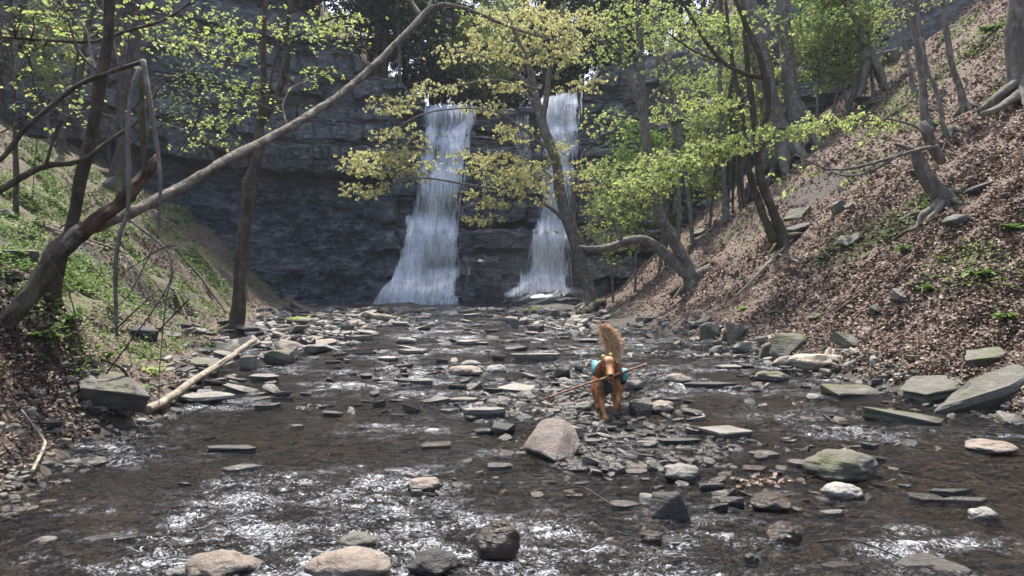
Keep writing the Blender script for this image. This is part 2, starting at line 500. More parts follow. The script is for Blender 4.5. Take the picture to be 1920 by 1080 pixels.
BND = np.array([6.1, 6.75, 7.35, 7.8, 8.55, 8.85, 9.45, 9.9, 10.8, 11.2, 12.1, 12.6, 13.9, 14.5, 16, 16.6, 18, 30])
HARD = np.array([1, 1, 0, 1, 0, 1, 0, 1, 0, 1, 0, 1, 0, 1, 0, 1, 0, 1])
MB_ = np.array([.55, 1.2, 1.45, 2.3, 2.6, 3.5, 3.9, 4.9, 5.2, 6.2, 6.9, 7.3, 8.0, 8.4, 9.2, 9.5, 10.4, 30])
MH_ = np.array([1, 0, 1, 0, 1, 0, 1, 0, 1, 0, 1, 0, 1, 0, 1, 0, 1, 1])
HARDNESS = {}
def cliff_y(x, z, want=False):
    """y of the rock face at (x, z): a leaning shale apron, a jutting ledge band, then massive and shaly courses in turn"""
    x, z = np.broadcast_arrays(np.asarray(x, float), np.asarray(z, float))
    y = np.interp(x, CX, CY) + .7 * noise(x * .22, z * .10, seed=42) + .35 * noise(x * .7, z * .25, seed=52)
    bend = .18 * noise(x * .25, seed=43) + .085 * np.maximum(-x - 8.5, 0)
    zz = z - bend + .10 * noise(x * 2.2, z * .8, seed=53)
    left = sstep(-5.4, -6.6, x)
    mid = 1 - left
    right = sstep(3.2, 5.0, x)
    ap = .42 * np.clip(zz, 0, 6.1) + .12 * sstep(0, 1, zz)
    up = .30 * np.maximum(zz - 7.3, 0)
    led = sstep(6.02, 6.16, zz) * sstep(7.45, 7.3, zz)
    yl = ap + up - 1.2 * led * (1 + .35 * noise(x * 1.3, seed=44)) - .25 * sstep(7.3, 7.4, zz)
    ym = .20 * zz + .55 * sstep(3.4, 3.6, zz) + .45 * sstep(6.2, 6.4, zz) + .5 * sstep(8.0, 8.15, zz) - .5 * gauss(zz, 0, .5, 0, .8, 1) - .35 * (zz < .55)
    ym = ym - 1.3 * sstep(-.2, .6, x) * sstep(3.6, 2.6, x) * sstep(1.15, .75, z + .22 * (x < 1) * (1 - x))
    y = y + left * yl + mid * ym
    h = 0
    for B, Hd, wgt in ((BND, HARD, left), (MB_, MH_, mid)):
        i = np.searchsorted(B, zz)
        hd = np.where(i > 0, Hd[np.clip(i - 1, 0, len(Hd) - 1)], 0)
        wv = (.45 + 1.3 * _hash(i, i * 0, i * 0, 46)) * np.where((i >= 1) & (i <= 2) & (wgt is left), .6, 1)
        u_ = x / wv + 7 * _hash(i, i * 0 + 1, i * 0, 47) + .12 * noise(z * 3, x * .2, seed=54)
        j = np.floor(u_)
        fr_ = u_ - j
        blk = _hash(i, j, i * 0, 48)
        crack = np.exp(-(np.minimum(fr_, 1 - fr_) * wv / .05) ** 2)
        gone = (_hash(i, j, i * 0 + 3, 55) > .82)
        d = -hd * (.16 + .42 * (blk - .5)) + hd * (gone * .45 + .12 * crack)
        soft = (1 - hd) * (.10 + .10 * fbm(x * 2.5, z * 6, 0, 3, 56)) + (1 - hd) * .05 * np.sign(np.sin(zz * 34 + 2 * noise(x, z)))
        d = d + soft
        act = np.where(wgt is left, sstep(6.0, 6.15, zz), 1.0) if wgt is left else 1.0
        y = y + wgt * act * d
        h = h + wgt * act * hd * (.4 + .6 * blk)
    y = y + .05 * fbm(x * 2.2, z * 4, 0, 4, 50) + left * (zz < 6.1) * (.34 * fbm(x * .8, z * 1.1, 0, 5, 51) - .10 * np.abs(noise(x * 1.6, z * 5, seed=57)))
    y = y + right * (.6 * fbm(x * .5, z * .5, 0, 4, 58))
    y = y - .7 * gauss(x, z, -1.1, 1.0, .8, 1.0)
    if want: return y, h
    return y

cx = axis([(-46, -26, .5), (-26, -15, .14), (-15, 9, .075), (9, 16, .12), (16, 46.1, .5)])
tz = np.linspace(0, 1, 270)
CXg = np.broadcast_to(cx[None], (len(tz), len(cx)))
CZg = -1.0 + (ctop(cx)[None] + 1.0) * tz[:, None]
CYg, CH = cliff_y(CXg, CZg, True)
k = NT("shale_rock")
zc_ = k.n("SeparateXYZ", {0: k.n("NewGeometry").outputs[0]})
upw = k.n("MapRange", {0: zc_.outputs[2], 1: 5.2, 2: 6.2, 3: 0., 4: 1.}).outputs[0]
isle = k.n("MapRange", {0: zc_.outputs[0], 1: -6.2, 2: -5.0, 3: 0., 4: 1.}).outputs[0]
upw = k.math('MAXIMUM', upw, isle)
f = k.mix(upw, k.noise(1.5, 10, .72, k.pos((.8, .8, 1.5)), .6), k.noise(2.6, 9, .68, k.pos((.25, .25, 2.2)), .3))
f2 = k.noise(9, 8, .7, k.pos((.5, .5, 1.3)))
g = k.noise(.35, 4, .6, k.pos())
crk = k.ramp(k.noise(7, 7, .78, k.pos((.45, .45, 1.6))), [(.36, (0, 0, 0)), (.5, (1, 1, 1))])
col = k.ramp(f, [(.3, (.022, .024, .030)), (.5, (.085, .089, .102)), (.68, (.27, .275, .29))])
col = k.mix(k.math('SUBTRACT', 1.0, crk), col, (.012, .012, .014))
pz = k.n("SeparateXYZ", {0: k.n("NewGeometry").outputs[0]})
hi = k.n("MapRange", {0: pz.outputs[2], 1: 5.6, 2: 7.5, 3: 0., 4: 1.}).outputs[0]
col = k.mix(k.math('MULTIPLY', hi, k.ramp(g, [(.35, (.1, .1, .1)), (.62, (.9, .9, .9))])), col, k.ramp(f2, [(.3, (.09, .088, .088)), (.7, (.38, .37, .355))]))
hd_ = k.n("Attribute", attribute_name="hard_sheen").outputs[2]
col = k.mix(k.math('MULTIPLY', hd_, .85), col, k.ramp(k.noise(3.5, 8, .7, k.pos((1, 1, .8))), [(.32, (.035, .035, .036)), (.5, (.13, .128, .125)), (.68, (.38, .37, .36))]))  # hard courses painted paler: sky sheen on wet ledges put into the colour
ms = k.math('MULTIPLY', k.ramp(k.noise(.9, 5, .6, k.pos()), [(.53, (0, 0, 0)), (.66, (1, 1, 1))]), k.n("Attribute", attribute_name="moss").outputs[2])
col = k.mix(ms, col, (.05, .07, .015))
CLIFF = k.done(k.bsdf(col, k.math('ADD', .42, k.math('MULTIPLY', hi, .4)), k.bump(k.math('ADD', k.math('ADD', f, f2), k.math('MULTIPLY', crk, .5)), 1., .12), spec=.5))
mb = MB()
mb.add(np.stack([CXg, CYg, CZg], -1).reshape(-1, 3), grid_faces(*CXg.shape))
cliff = tag(mb.obj("cliff", CLIFF, smooth=False), kind="structure")
attr(cliff, "hard_sheen", (CH * (1 - .55 * sstep(-6, -5, CXg) * sstep(3.5, 3, CXg))).ravel())
attr(cliff, "moss", np.clip(.95 * gauss(CXg, CZg, -.6, 8.6, 1.3, .9) + .5 * sstep(8.5, 11, CZg) + .4 * gauss(CXg, CZg, -7, 1.5, 1.6, .8), 0, 1).ravel())

# woodland floor above the cliff, carried on to the horizon
nr = 60
tt = np.r_[np.linspace(0, 1, nr) ** 1.3 * 45, 80, 160, 420]
pxs = np.r_[-300, -120, cx[::4], 120, 300]
PX = np.broadcast_to(pxs[None], (len(tt), len(pxs)))
yc = cliff_y(pxs, ctop(pxs))
PY = yc[None] + tt[:, None]
PZ = ctop(pxs)[None] + .11 * np.minimum(tt, 60)[:, None] + .35 * fbm(PX * .25, PY * .25, 0, 3, 61) * sstep(.2, 3, tt)[:, None]
PZ = PZ - .5 * np.exp(-((PX + 3) / 1.4) ** 2) * sstep(.5, 3, tt)[:, None] + .35 * np.maximum(np.abs(PX) - 8, 0) * sstep(0, 12, tt)[:, None]
PZ = np.minimum(PZ, 24 + .02 * PX ** 2 * 0)
mb = MB()
mb.add(np.stack([PX, PY, PZ], -1).reshape(-1, 3), grid_faces(*PX.shape))
plateau = tag(mb.obj("woodland_ground", GROUND), kind="structure")
attr(plateau, "green", np.full(PX.size, .5)); attr(plateau, "bed", np.zeros(PX.size)); attr(plateau, "shale", np.zeros(PX.size))

def plat_z(x, y):
    t = max(0.0, y - float(cliff_y(x, ctop(x))))
    return float(ctop(x) + .11 * min(t, 60) + .35 * max(abs(x) - 8, 0) * float(sstep(0, 12, t))) - .15

# ------------------------------------------------------------------ the creek
wy = [2.0]
while wy[-1] < 32.6: wy.append(wy[-1] + max(.02, wy[-1] * .0036))
wy = np.array(wy)
nx = 620
u = np.linspace(0, 1, nx)
x0, x1 = np.interp(wy, YS, FOOTL) - 1.2, np.interp(wy, YS, FOOTR) + 1.0
WX = x0[:, None] + (x1 - x0)[:, None] * u[None]
WY = np.broadcast_to(wy[:, None], WX.shape)
def riffle(x, y):
    r = gauss(x, y, -.4, 4.2, 1.3, .65) * 1.1 + gauss(x, y, -1.6, 5.15, 1.3, .35) + gauss(x, y, -2.2, 5.9, .9, .25) * .8 + gauss(x, y, .3, 3.4, 1.6, .8) * 1.2
    r = r + gauss(x, y, -2.3, 9.2, 1.3, .7) * .7 + gauss(x, y, -.9, 7.6, 1.0, .35) * .6 + gauss(x, y, 1.6, 5.0, .5, .3) * .7 + gauss(x, y, 2.9, 7.0, 1.2, .2) * .6
    r = r * .9 + sstep(9, 13, y) * .55 + .22 + .72 * sstep(-.2, .5, noise(x * .9, y * 1.3, seed=77)) + gauss(x, y, 2.4, 9.7, 1.0, .4) * .6 + gauss(x, y, 0, 11.5, 2.5, .6) * .6
    return np.clip(r * (1 + .5 * noise(x * 1.7, y * 2.4, seed=71)), 0, 1.2)
RF = riffle(WX, WY)
ang = noise(WX * .5, WY * .5, seed=72) * .8
rip = .013 * noise(WX * 3 + ang, WY * 5, seed=73) + .010 * noise(WX * 8 + ang * 2, WY * 12, seed=74) + .004 * noise(WX * 19 + ang * 2, WY * 26, seed=76)
rif = .019 * fbm(WX * 4 + ang, WY * 7 + ang, 0, 3, 75) + .018 * np.abs(noise(WX * 9, WY * 12, seed=79))
WZ = wlev(WY) + rip * .8 + rif * RF
k = NT("creek_water")
rfa = k.n("Attribute", attribute_name="riffle").outputs[2]
b1 = k.noise(9, 4, .6, k.pos((1, 1.7, 1)), .8)
b2 = k.noise(34, 3, .6, k.pos((1, 1.6, 1)), .5)
b3 = k.noise(3.2, 3, .5, k.pos((1, 2.2, 1)), .6)
hh = k.math('ADD', k.math('ADD', k.math('MULTIPLY', b1, .8), k.math('MULTIPLY', b2, .3)), b3)
nrm = k.bump(hh, k.math('ADD', .6, k.math('MULTIPLY', rfa, .4)), .11)
fr_ = k.n("Fresnel", {'IOR': 1.33, 'Normal': nrm}).outputs[0]
gl = k.n("BsdfGlossy", {'Color': (1, 1, 1, 1), 'Roughness': .04, 'Normal': nrm}).outputs[0]
tp = k.n("BsdfTransparent", {'Color': (.37, .33, .26, 1)}).outputs[0]
wsh = k.n("MixShader", {0: k.math('MULTIPLY', fr_, k.math('ADD', .62, k.math('MULTIPLY', rfa, .8)), clamp=True), 1: tp, 2: gl}).outputs[0]
fn = k.noise(21, 8, .75, k.pos((1, 1.2, 1), rot=(0, 0, .5)), 1.9)
foam = k.math('MULTIPLY', k.ramp(k.math('ADD', fn, k.math('ADD', k.math('MULTIPLY', rfa, .08), k.math('MULTIPLY', k.math('SUBTRACT', k.noise(2.6, 3, .6, k.pos((1, 1.8, 1)), .6), .5), .42))), [(.62, (0, 0, 0)), (.78, (1, 1, 1))]), k.math('MULTIPLY', k.math('MULTIPLY', rfa, rfa), .6))
fo = k.bsdf((.72, .75, .80), .5, k.bump(fn, .8, .03))
wsh = k.n("MixShader", {0: foam, 1: wsh, 2: fo}).outputs[0]
CREEK = k.done(wsh)
mb = MB()
mb.add(np.stack([WX, WY, WZ], -1).reshape(-1, 3), grid_faces(*WX.shape))
creek = tag(mb.obj("creek_water", CREEK), kind="structure")
attr(creek, "riffle", RF.ravel())

# ------------------------------------------------------------------ waterfalls
def fall_mat(name, seed, thr, sx):
    k = NT(name)
    ed = k.n("Attribute", attribute_name="body").outputs[2]
    p = k.n("Mapping", {0: k.n("NewGeometry").outputs[0], 'Location': (seed, 0, seed * 2), 'Scale': (sx, 0, .75)}).outputs[0]
    a = k.noise(1.0, 6, .66, p, .5)
    b = k.noise(4.2, 5, .7, k.n("Mapping", {0: k.n("NewGeometry").outputs[0], 'Scale': (sx * .7, 0, 2.0)}).outputs[0], .8)
    c = k.noise(1.0, 4, .7, k.n("Mapping", {0: k.n("NewGeometry").outputs[0], 'Location': (seed * 3, 0, seed), 'Scale': (sx * 4.2, 0, .8)}).outputs[0], .7)
    s = k.math('ADD', k.math('MULTIPLY', a, .50), k.math('ADD', k.math('MULTIPLY', b, .26), k.math('MULTIPLY', c, .42)))
    s = k.math('ADD', s, k.math('MULTIPLY', k.math('SUBTRACT', ed, .6), .45))
    al = k.math('MULTIPLY', k.ramp(s, [(thr, (0, 0, 0)), (thr + .20, (1, 1, 1))]), k.n("MapRange", {0: ed, 1: .0, 2: .35, 3: 0., 4: .86}).outputs[0])
    di = k.n("BsdfDiffuse", {0: (.95, .97, 1, 1)}).outputs[0]
    tr = k.n("BsdfTranslucent", {0: (.95, .97, 1, 1)}).outputs[0]
    gl = k.n("BsdfGlossy", {0: (.9, .95, 1, 1), 'Roughness': .35}).outputs[0]
    w = k.n("MixShader", {0: .55, 1: di, 2: tr}).outputs[0]
    w = k.n("MixShader", {0: .12, 1: w, 2: gl}).outputs[0]
    return k.done(k.n("MixShader", {0: al, 1: k.n("BsdfTransparent").outputs[0], 2: w}).outputs[0])
FALL_A, FALL_B = fall_mat("falling_water", 3.1, .525, 3.8), fall_mat("falling_water_veil", 9.7, .55, 2.8)

k = NT("water_strand")
STRAND = k.done(k.n("MixShader", {0: .55, 1: k.n("BsdfTransparent").outputs[0], 2: k.n("MixShader", {0: .5, 1: k.n("BsdfDiffuse", {0: (.9, .93, .98, 1)}).outputs[0], 2: k.n("BsdfTranslucent", {0: (.9, .93, .98, 1)}).outputs[0]}).outputs[0]}).outputs[0])

def waterfall(rows, label, offs=(.10, .32), cores=()):
    """rows: (py, left px, right px, strength) in the photo at the cliff's distance; two or three curtains one before the other"""
    rows = np.array(rows, float)
    D = 32.0
    zz = CAMZ + (HOR - rows[:, 0]) / FPX * D
    zs = np.linspace(zz[0], zz[-1], 150)
    o = np.argsort(zz)
    L = np.interp(zs, zz[o], ((rows[:, 1] - 960) / FPX * D)[o])
    R = np.interp(zs, zz[o], ((rows[:, 2] - 960) / FPX * D)[o])
    st = np.interp(zs, zz[o], rows[:, 3][o])
    u = np.linspace(0, 1, 70)
    root = empty("waterfall", ((L[-1] + R[-1]) / 2, D - 1.2, zs[-1]), label, "waterfall")
    names = ("water_sheet", "water_veil")
    for n_, off in enumerate(offs):
        X = L[:, None] + (R - L)[:, None] * u[None]
        X = X + .14 * noise(zs * .8, n_ * 3.)[:, None]
        Z = np.broadcast_to(zs[:, None], X.shape)
        Y = np.stack([cliff_y(X, Z + dz) for dz in (0, .12, .25, .45, .7)]).min(0)
        for _ in range(3):
            Yp = np.pad(Y, ((3, 3), (2, 2)), mode='edge')
            Y = np.stack([Yp[3 + a:3 + a + Y.shape[0], 2 + b:2 + b + Y.shape[1]] for a in (-3, -2, -1, 0, 1, 2, 3) for b in (-2, 0, 2)]).mean(0)
        Y = Y - off - .06 * noise(X * 5, Z * .4, seed=81 + n_)
        e = np.minimum(u, 1 - u)[None] * (R - L)[:, None]
        body = sstep(0, .6, e + .24 * noise(X * 5, Z * 2.4, seed=88)) * st[:, None] * (1 + .25 * noise(X * 1.2, Z * .3, seed=83))
        body = body * (.76 if cores else 1) * (1 if n_ == 0 else .85)
        for cr in cores:
            cr = np.array(cr, float)
            cz_ = CAMZ + (HOR - cr[:, 0]) / FPX * D
            oo = np.argsort(cz_)
            xc = np.interp(Z, cz_[oo], ((cr[:, 1] - 960) / FPX * D)[oo]); wc = np.interp(Z, cz_[oo], (cr[:, 2] / FPX * D)[oo]); sc_ = np.interp(Z, cz_[oo], cr[:, 3][oo], 0, 0)
            body = body + sc_ * np.exp(-((X - xc) / wc) ** 2)
        gY = np.gradient(Y, axis=0) / abs(zs[1] - zs[0])
        body = body * (1 + .7 * np.clip(-gY - .05, -.25, .4)) * sstep(-.02, .12, zs[0] - Z - .16 * np.abs(noise(X * 2.4, 1.5, seed=89)))
        body = body * sstep(0, .22, e + .2 * noise(X * 3, Z * 1.2, seed=88))
        mb = MB()
        mb.add(np.stack([X, Y, Z], -1).reshape(-1, 3) - np.array(root.location), grid_faces(*X.shape))
        ob = mb.obj(names[n_ % 2], (FALL_A, FALL_B)[n_ % 2], root)
        attr(ob, "body", np.clip(body, 0, .86).ravel())
    rg = np.random.default_rng(int(rows[0, 1]))
    n = int(120 * (R - L).mean())
    mb = MB()
    H = zs[0] - zs[-1]
    for _ in range(n):
        u0 = .04 + .92 * rg.beta(1.8, 1.5)
        za = zs[0] - H * max(0, rg.uniform(-.15, .95)); ln = rg.uniform(.25, 1.5)
        zb = max(zs[-1], za - ln)
        m = 9
        z = np.linspace(za, zb, m)
        Lz, Rz = np.interp(-z, -zs, L), np.interp(-z, -zs, R)
        x = Lz + (Rz - Lz) * u0 + .05 * noise(z * 2.2, rg.uniform(0, 99))
        y = np.stack([cliff_y(x, z + dz) for dz in (0, .15, .4, .7)]).min(0) - offs[0] - rg.uniform(.02, .28)
        w = rg.uniform(.008, .036) * np.sin(np.linspace(.12, 3.0, m)) * np.interp(z.mean(), zs[::-1], st[::-1])
        v = np.stack([np.stack([x - w, y, z], 1), np.stack([x, y - w, z], 1), np.stack([x + w, y, z], 1)], 1).reshape(-1, 3)
        mb.add(v - np.array(root.location), grid_faces(m, 3))
    mb.obj("water_strands", STRAND, root)
    return root
waterfall([(160, 764, 890, .95), (200, 762, 892, .9), (250, 762, 882, .85), (320, 752, 876, .8), (400, 738, 872, .85), (470, 735, 868, .85), (520, 722, 866, .85), (545, 700, 864, .8), (582, 684, 872, .85)],
          "broad white waterfall down the dark cliff, widest of the falls",
          cores=[[(180, 880, 7, .7), (200, 868, 8, .8), (220, 850, 10, .8), (250, 838, 16, .6), (330, 822, 24, .4), (400, 805, 40, .35), (500, 795, 60, .35), (582, 790, 80, .4)],
                 [(170, 800, 10, .35), (220, 795, 9, .3), (300, 790, 10, .15)], [(490, 750, 14, .2), (530, 730, 16, .55), (560, 708, 12, .6), (582, 690, 12, .4)], [(545, 868, 4, .7), (582, 852, 6, .6)], [(560, 770, 70, .15), (582, 780, 95, .6)]])
waterfall([(138, 1008, 1110, 1.0), (200, 1004, 1108, .95), (250, 1008, 1100, .85), (340, 1010, 1100, .85), (400, 995, 1096, .9), (430, 988, 1080, .9), (500, 972, 1076, .85), (547, 950, 1078, .85), (558, 925, 1060, .5), (582, 885, 985, .4)],
          "narrower white waterfall partly hidden by the yellow-leaved maple",
          cores=[[(150, 1050, 10, .2), (170, 1032, 8, .6), (230, 1036, 8, .3)], [(155, 1082, 8, .4), (180, 1078, 12, .6), (260, 1060, 16, .35), (340, 1056, 16, .3), (390, 1056, 16, .3)], [(390, 1060, 16, .2), (420, 1048, 22, .5), (450, 1035, 30, .5), (545, 1015, 45, .5)],
                 [(538, 1010, 70, .3), (548, 1010, 80, .7), (556, 990, 60, .2)]])
waterfall([(182, 960, 1006, .45), (240, 966, 1000, .4), (330, 975, 1000, .35)], "thin trickle of water over the mossy blocks between the falls", offs=(.1,))

# spray hanging over the feet of the falls
k = NT("spray_mist")
pv = k.n("VolumePrincipled", {'Color': (.9, .94, 1.0, 1), 'Density': .010, 'Anisotropy': .2})
k.t.links.new(pv.outputs[0], k.out.inputs[1])
for cx_, cy_, rx_, rz_ in ((-4.0, 30.9, 3.2, 2.6), (1.2, 30.4, 2.8, 2.4)):
    rr_ = np.random.default_rng(3)
    th = np.linspace(0, math.pi, 14)[1:-1]; ph = np.arange(24) / 24 * 2 * math.pi
    T_, P_ = np.meshgrid(th, ph, indexing='ij')
    D_ = np.stack([np.sin(T_) * np.cos(P_), np.sin(T_) * np.sin(P_), np.cos(T_)], -1).reshape(-1, 3)
    D_ = np.vstack([D_, [[0, 0, 1], [0, 0, -1]]])
    D_ *= (1 + .2 * noise(D_[:, 0] * 2, D_[:, 1] * 2, D_[:, 2] * 2, 90))[:, None]
    i_ = np.arange(11)[:, None] * 24; j_ = np.arange(24)[None]; j2_ = (j_ + 1) % 24
    q_ = np.stack([i_ + j_, i_ + 24 + j_, i_ + 24 + j2_, i_ + j2_], -1).reshape(-1, 4)
    t_ = np.concatenate([np.stack([np.full(24, 288), j_[0], j2_[0]], 1), np.stack([np.full(24, 289), 264 + j2_[0], 264 + j_[0]], 1)])
    mb = MB(); mb.add(D_ * [rx_, .9, rz_] + [cx_, cy_, .9], q_, t_)
    tag(mb.obj("mist", k.mat), kind="stuff")
# ------------------------------------------------------------------ stones
def slab_geo(w, d, h, rng, rough=.5, N=28, tiltx=0.0, tilty=0.0):
    """flat split stone: an irregular polygon with stepped, layered sides; origin at the middle of its foot"""
    kk = rng.integers(4, 7)
    a = np.sort((np.arange(kk) + rng.uniform(-.32, .32, kk)) / kk * 2 * math.pi + rng.uniform(0, 6))
    r = rng.uniform(.78, 1.08, kk)
    poly = np.stack([np.cos(a) * r * w / 2, np.sin(a) * r * d / 2], 1)
    poly *= np.array([w, d]) / (poly.max(0) - poly.min(0) + 1e-6)
    poly -= (poly.max(0) + poly.min(0)) / 2
    P = np.vstack([poly, poly[:1]])
    L = np.r_[0, np.cumsum(np.linalg.norm(np.diff(P, axis=0), axis=1))]
    s = np.linspace(0, L[-1], N, endpoint=False)
    ring = np.stack([np.interp(s, L, P[:, 0]), np.interp(s, L, P[:, 1])], 1)
    ring *= (1 + .05 * rough * noise(s / L[-1] * 14, rng.uniform(0, 99)))[:, None]
    nl = 5
    rows, zs = [], []
    for i, zf in enumerate(np.linspace(0, 1, nl)):
        sc = (.90 + .10 * zf) * (1 + .05 * rough * rng.normal() + .05 * rough * noise(s / L[-1] * 9, zf * 7, rng.uniform(0, 50)))
        if i == nl - 1: sc = sc * .965
        rows.append(ring * np.broadcast_to(sc, (N,))[:, None]); zs.append(np.full(N, zf * h if i < nl - 1 else h))
    rows.insert(nl - 1, ring * 1.0); zs.insert(nl - 1, np.full(N, h * .93))
    for f_ in (.72, .42, .16):
        rows.append(rows[nl] * f_); zs.append(h * (1 + .10 * rough * noise(rows[-1][:, 0] * 5 / w, rows[-1][:, 1] * 5 / w, rng.uniform(0, 50))))
    V = np.stack([np.concatenate([r_[:, 0] for r_ in rows]), np.concatenate([r_[:, 1] for r_ in rows]), np.concatenate(zs)], 1)
    zfac = V[:, 2] / h
    V[:, 2] += zfac * (V[:, 0] * tiltx + V[:, 1] * tilty)
    V[:, :2] *= (1 + .05 * rough * fbm(V[:, 0] * 3 / w, V[:, 1] * 3 / w, V[:, 2] * 6, 2, int(rng.integers(999))))[:, None]
    V = np.vstack([V, [[0, 0, V[-N:, 2].mean()]], [[0, 0, 0]]])
    nr_ = len(rows)
    i = np.arange(nr_ - 1)[:, None] * N
    j = np.arange(N)[None]
    j2 = (j + 1) % N
    q = np.stack([i + j, i + j2, i + N + j2, i + N + j], -1).reshape(-1, 4)
    j, j2 = j[0], j2[0]
    t = np.concatenate([np.stack([(nr_ - 1) * N + j, (nr_ - 1) * N + j2, np.full(N, nr_ * N)], 1), np.stack([j2, j, np.full(N, nr_ * N + 1)], 1)])
    return V, q, t

def ball_geo(w, d, h, rng, facets=0, soft=.06, nu=30, nv=18, bump=.12):
    """boulder: a rounded body, cut by random planes when facets > 0"""
    th = np.linspace(0, math.pi, nv + 2)[1:-1]
    ph = np.arange(nu) / nu * 2 * math.pi
    T, Ph = np.meshgrid(th, ph, indexing='ij')
    D = np.stack([np.sin(T) * np.cos(Ph), np.sin(T) * np.sin(Ph), np.cos(T)], -1).reshape(-1, 3)
    D = np.vstack([D, [[0, 0, 1]], [[0, 0, -1]]])
    r = np.ones(len(D))
    if facets:
        nn = unit(rng.normal(size=(facets, 3)) * np.array([1, 1, .8]))
        nn = np.vstack([nn, [[.05, 0, 1]], [[0, 0, -1]]])
        dk = rng.uniform(.62, .95, len(nn))
        dots = D @ nn.T
        rr = np.where(dots > .05, dk[None] / np.maximum(dots, .05), 9.)
        r = np.minimum((rr ** -26.0).sum(1) ** (-1 / 26.0), 1.15)
    sd_ = int(rng.integers(999))
    r = r * (1 + bump * fbm(D[:, 0] * 1.4, D[:, 1] * 1.4, D[:, 2] * 1.4, 3, sd_) * (.5 if facets else 1))
    V = D * r[:, None]
    V = V / (V.max(0) - V.min(0)) * np.array([w, d, h])
    V[:, :2] -= (V[:, :2].max(0) + V[:, :2].min(0)) / 2
    V[:, 2] -= V[:, 2].min()
    i = np.arange(nv - 1)[:, None] * nu
    j = np.arange(nu)[None]; j2 = (j + 1) % nu
    q = np.stack([i + j, i + nu + j, i + nu + j2, i + j2], -1).reshape(-1, 4)
    j, j2 = j[0], j2[0]
    t = np.concatenate([np.stack([np.full(nu, nv * nu), j, j2], 1), np.stack([np.full(nu, nv * nu + 1), (nv - 1) * nu + j2, (nv - 1) * nu + j], 1)])
    return V, q, t

import bmesh
def hull_geo(w, d, h, rng, n=13, pts=None, cuts=2, rough=1.0, bev=.05):
    """angular broken rock: the convex hull of a few points, its edges worn, its faces roughened"""
    if pts is None:
        P = unit(rng.normal(size=(n, 3)))
        P = np.sign(P) * np.abs(P) ** .62 * rng.uniform(.8, 1.05, (n, 1))
    else: P = np.array(pts, float)
    bm = bmesh.new()
    for p in P: bm.verts.new(p)
    r_ = bmesh.ops.convex_hull(bm, input=bm.verts)
    bmesh.ops.delete(bm, geom=list({e for e in list(r_["geom_interior"]) + list(r_["geom_unused"]) if isinstance(e, bmesh.types.BMVert)}), context='VERTS')
    bmesh.ops.dissolve_limit(bm, angle_limit=.18, verts=bm.verts, edges=bm.edges)
    bmesh.ops.bevel(bm, geom=bm.edges[:], offset=bev, segments=1, affect='EDGES', clamp_overlap=True)
    bmesh.ops.triangulate(bm, faces=bm.faces)
    for _ in range(cuts):
        bmesh.ops.subdivide_edges(bm, edges=bm.edges[:], cuts=1, use_grid_fill=True)
        bmesh.ops.triangulate(bm, faces=bm.faces)
    bm.verts.ensure_lookup_table(); bm.verts.index_update()
    V = np.array([v.co[:] for v in bm.verts])
    t = np.array([[v.index for v in f.verts] for f in bm.faces])
    bm.free()
    sd_ = int(rng.integers(999))
    dsp = .05 * fbm(V[:, 0] * 1.7, V[:, 1] * 1.7, V[:, 2] * 1.7, 3, sd_) + .02 * noise(V[:, 0] * .8, V[:, 1] * .8, V[:, 2] * 9, sd_)
    V = V * (1 + rough * dsp)[:, None]
    if pts is None or True:
        V = (V - V.min(0)) / (V.max(0) - V.min(0)) * np.array([w, d, h]) - np.array([w / 2, d / 2, 0])
    return V, None, t

def rotz(V, a):
    c, s = math.cos(a), math.sin(a)
    return V @ np.array([[c, s, 0], [-s, c, 0], [0, 0, 1]])
def rotx(V, a):
    c, s = math.cos(a), math.sin(a)
    return V @ np.array([[1, 0, 0], [0, c, s], [0, -s, c]])
def roty(V, a):
    c, s = math.cos(a), math.sin(a)
    return V @ np.array([[c, 0, -s], [0, 1, 0], [s, 0, c]])

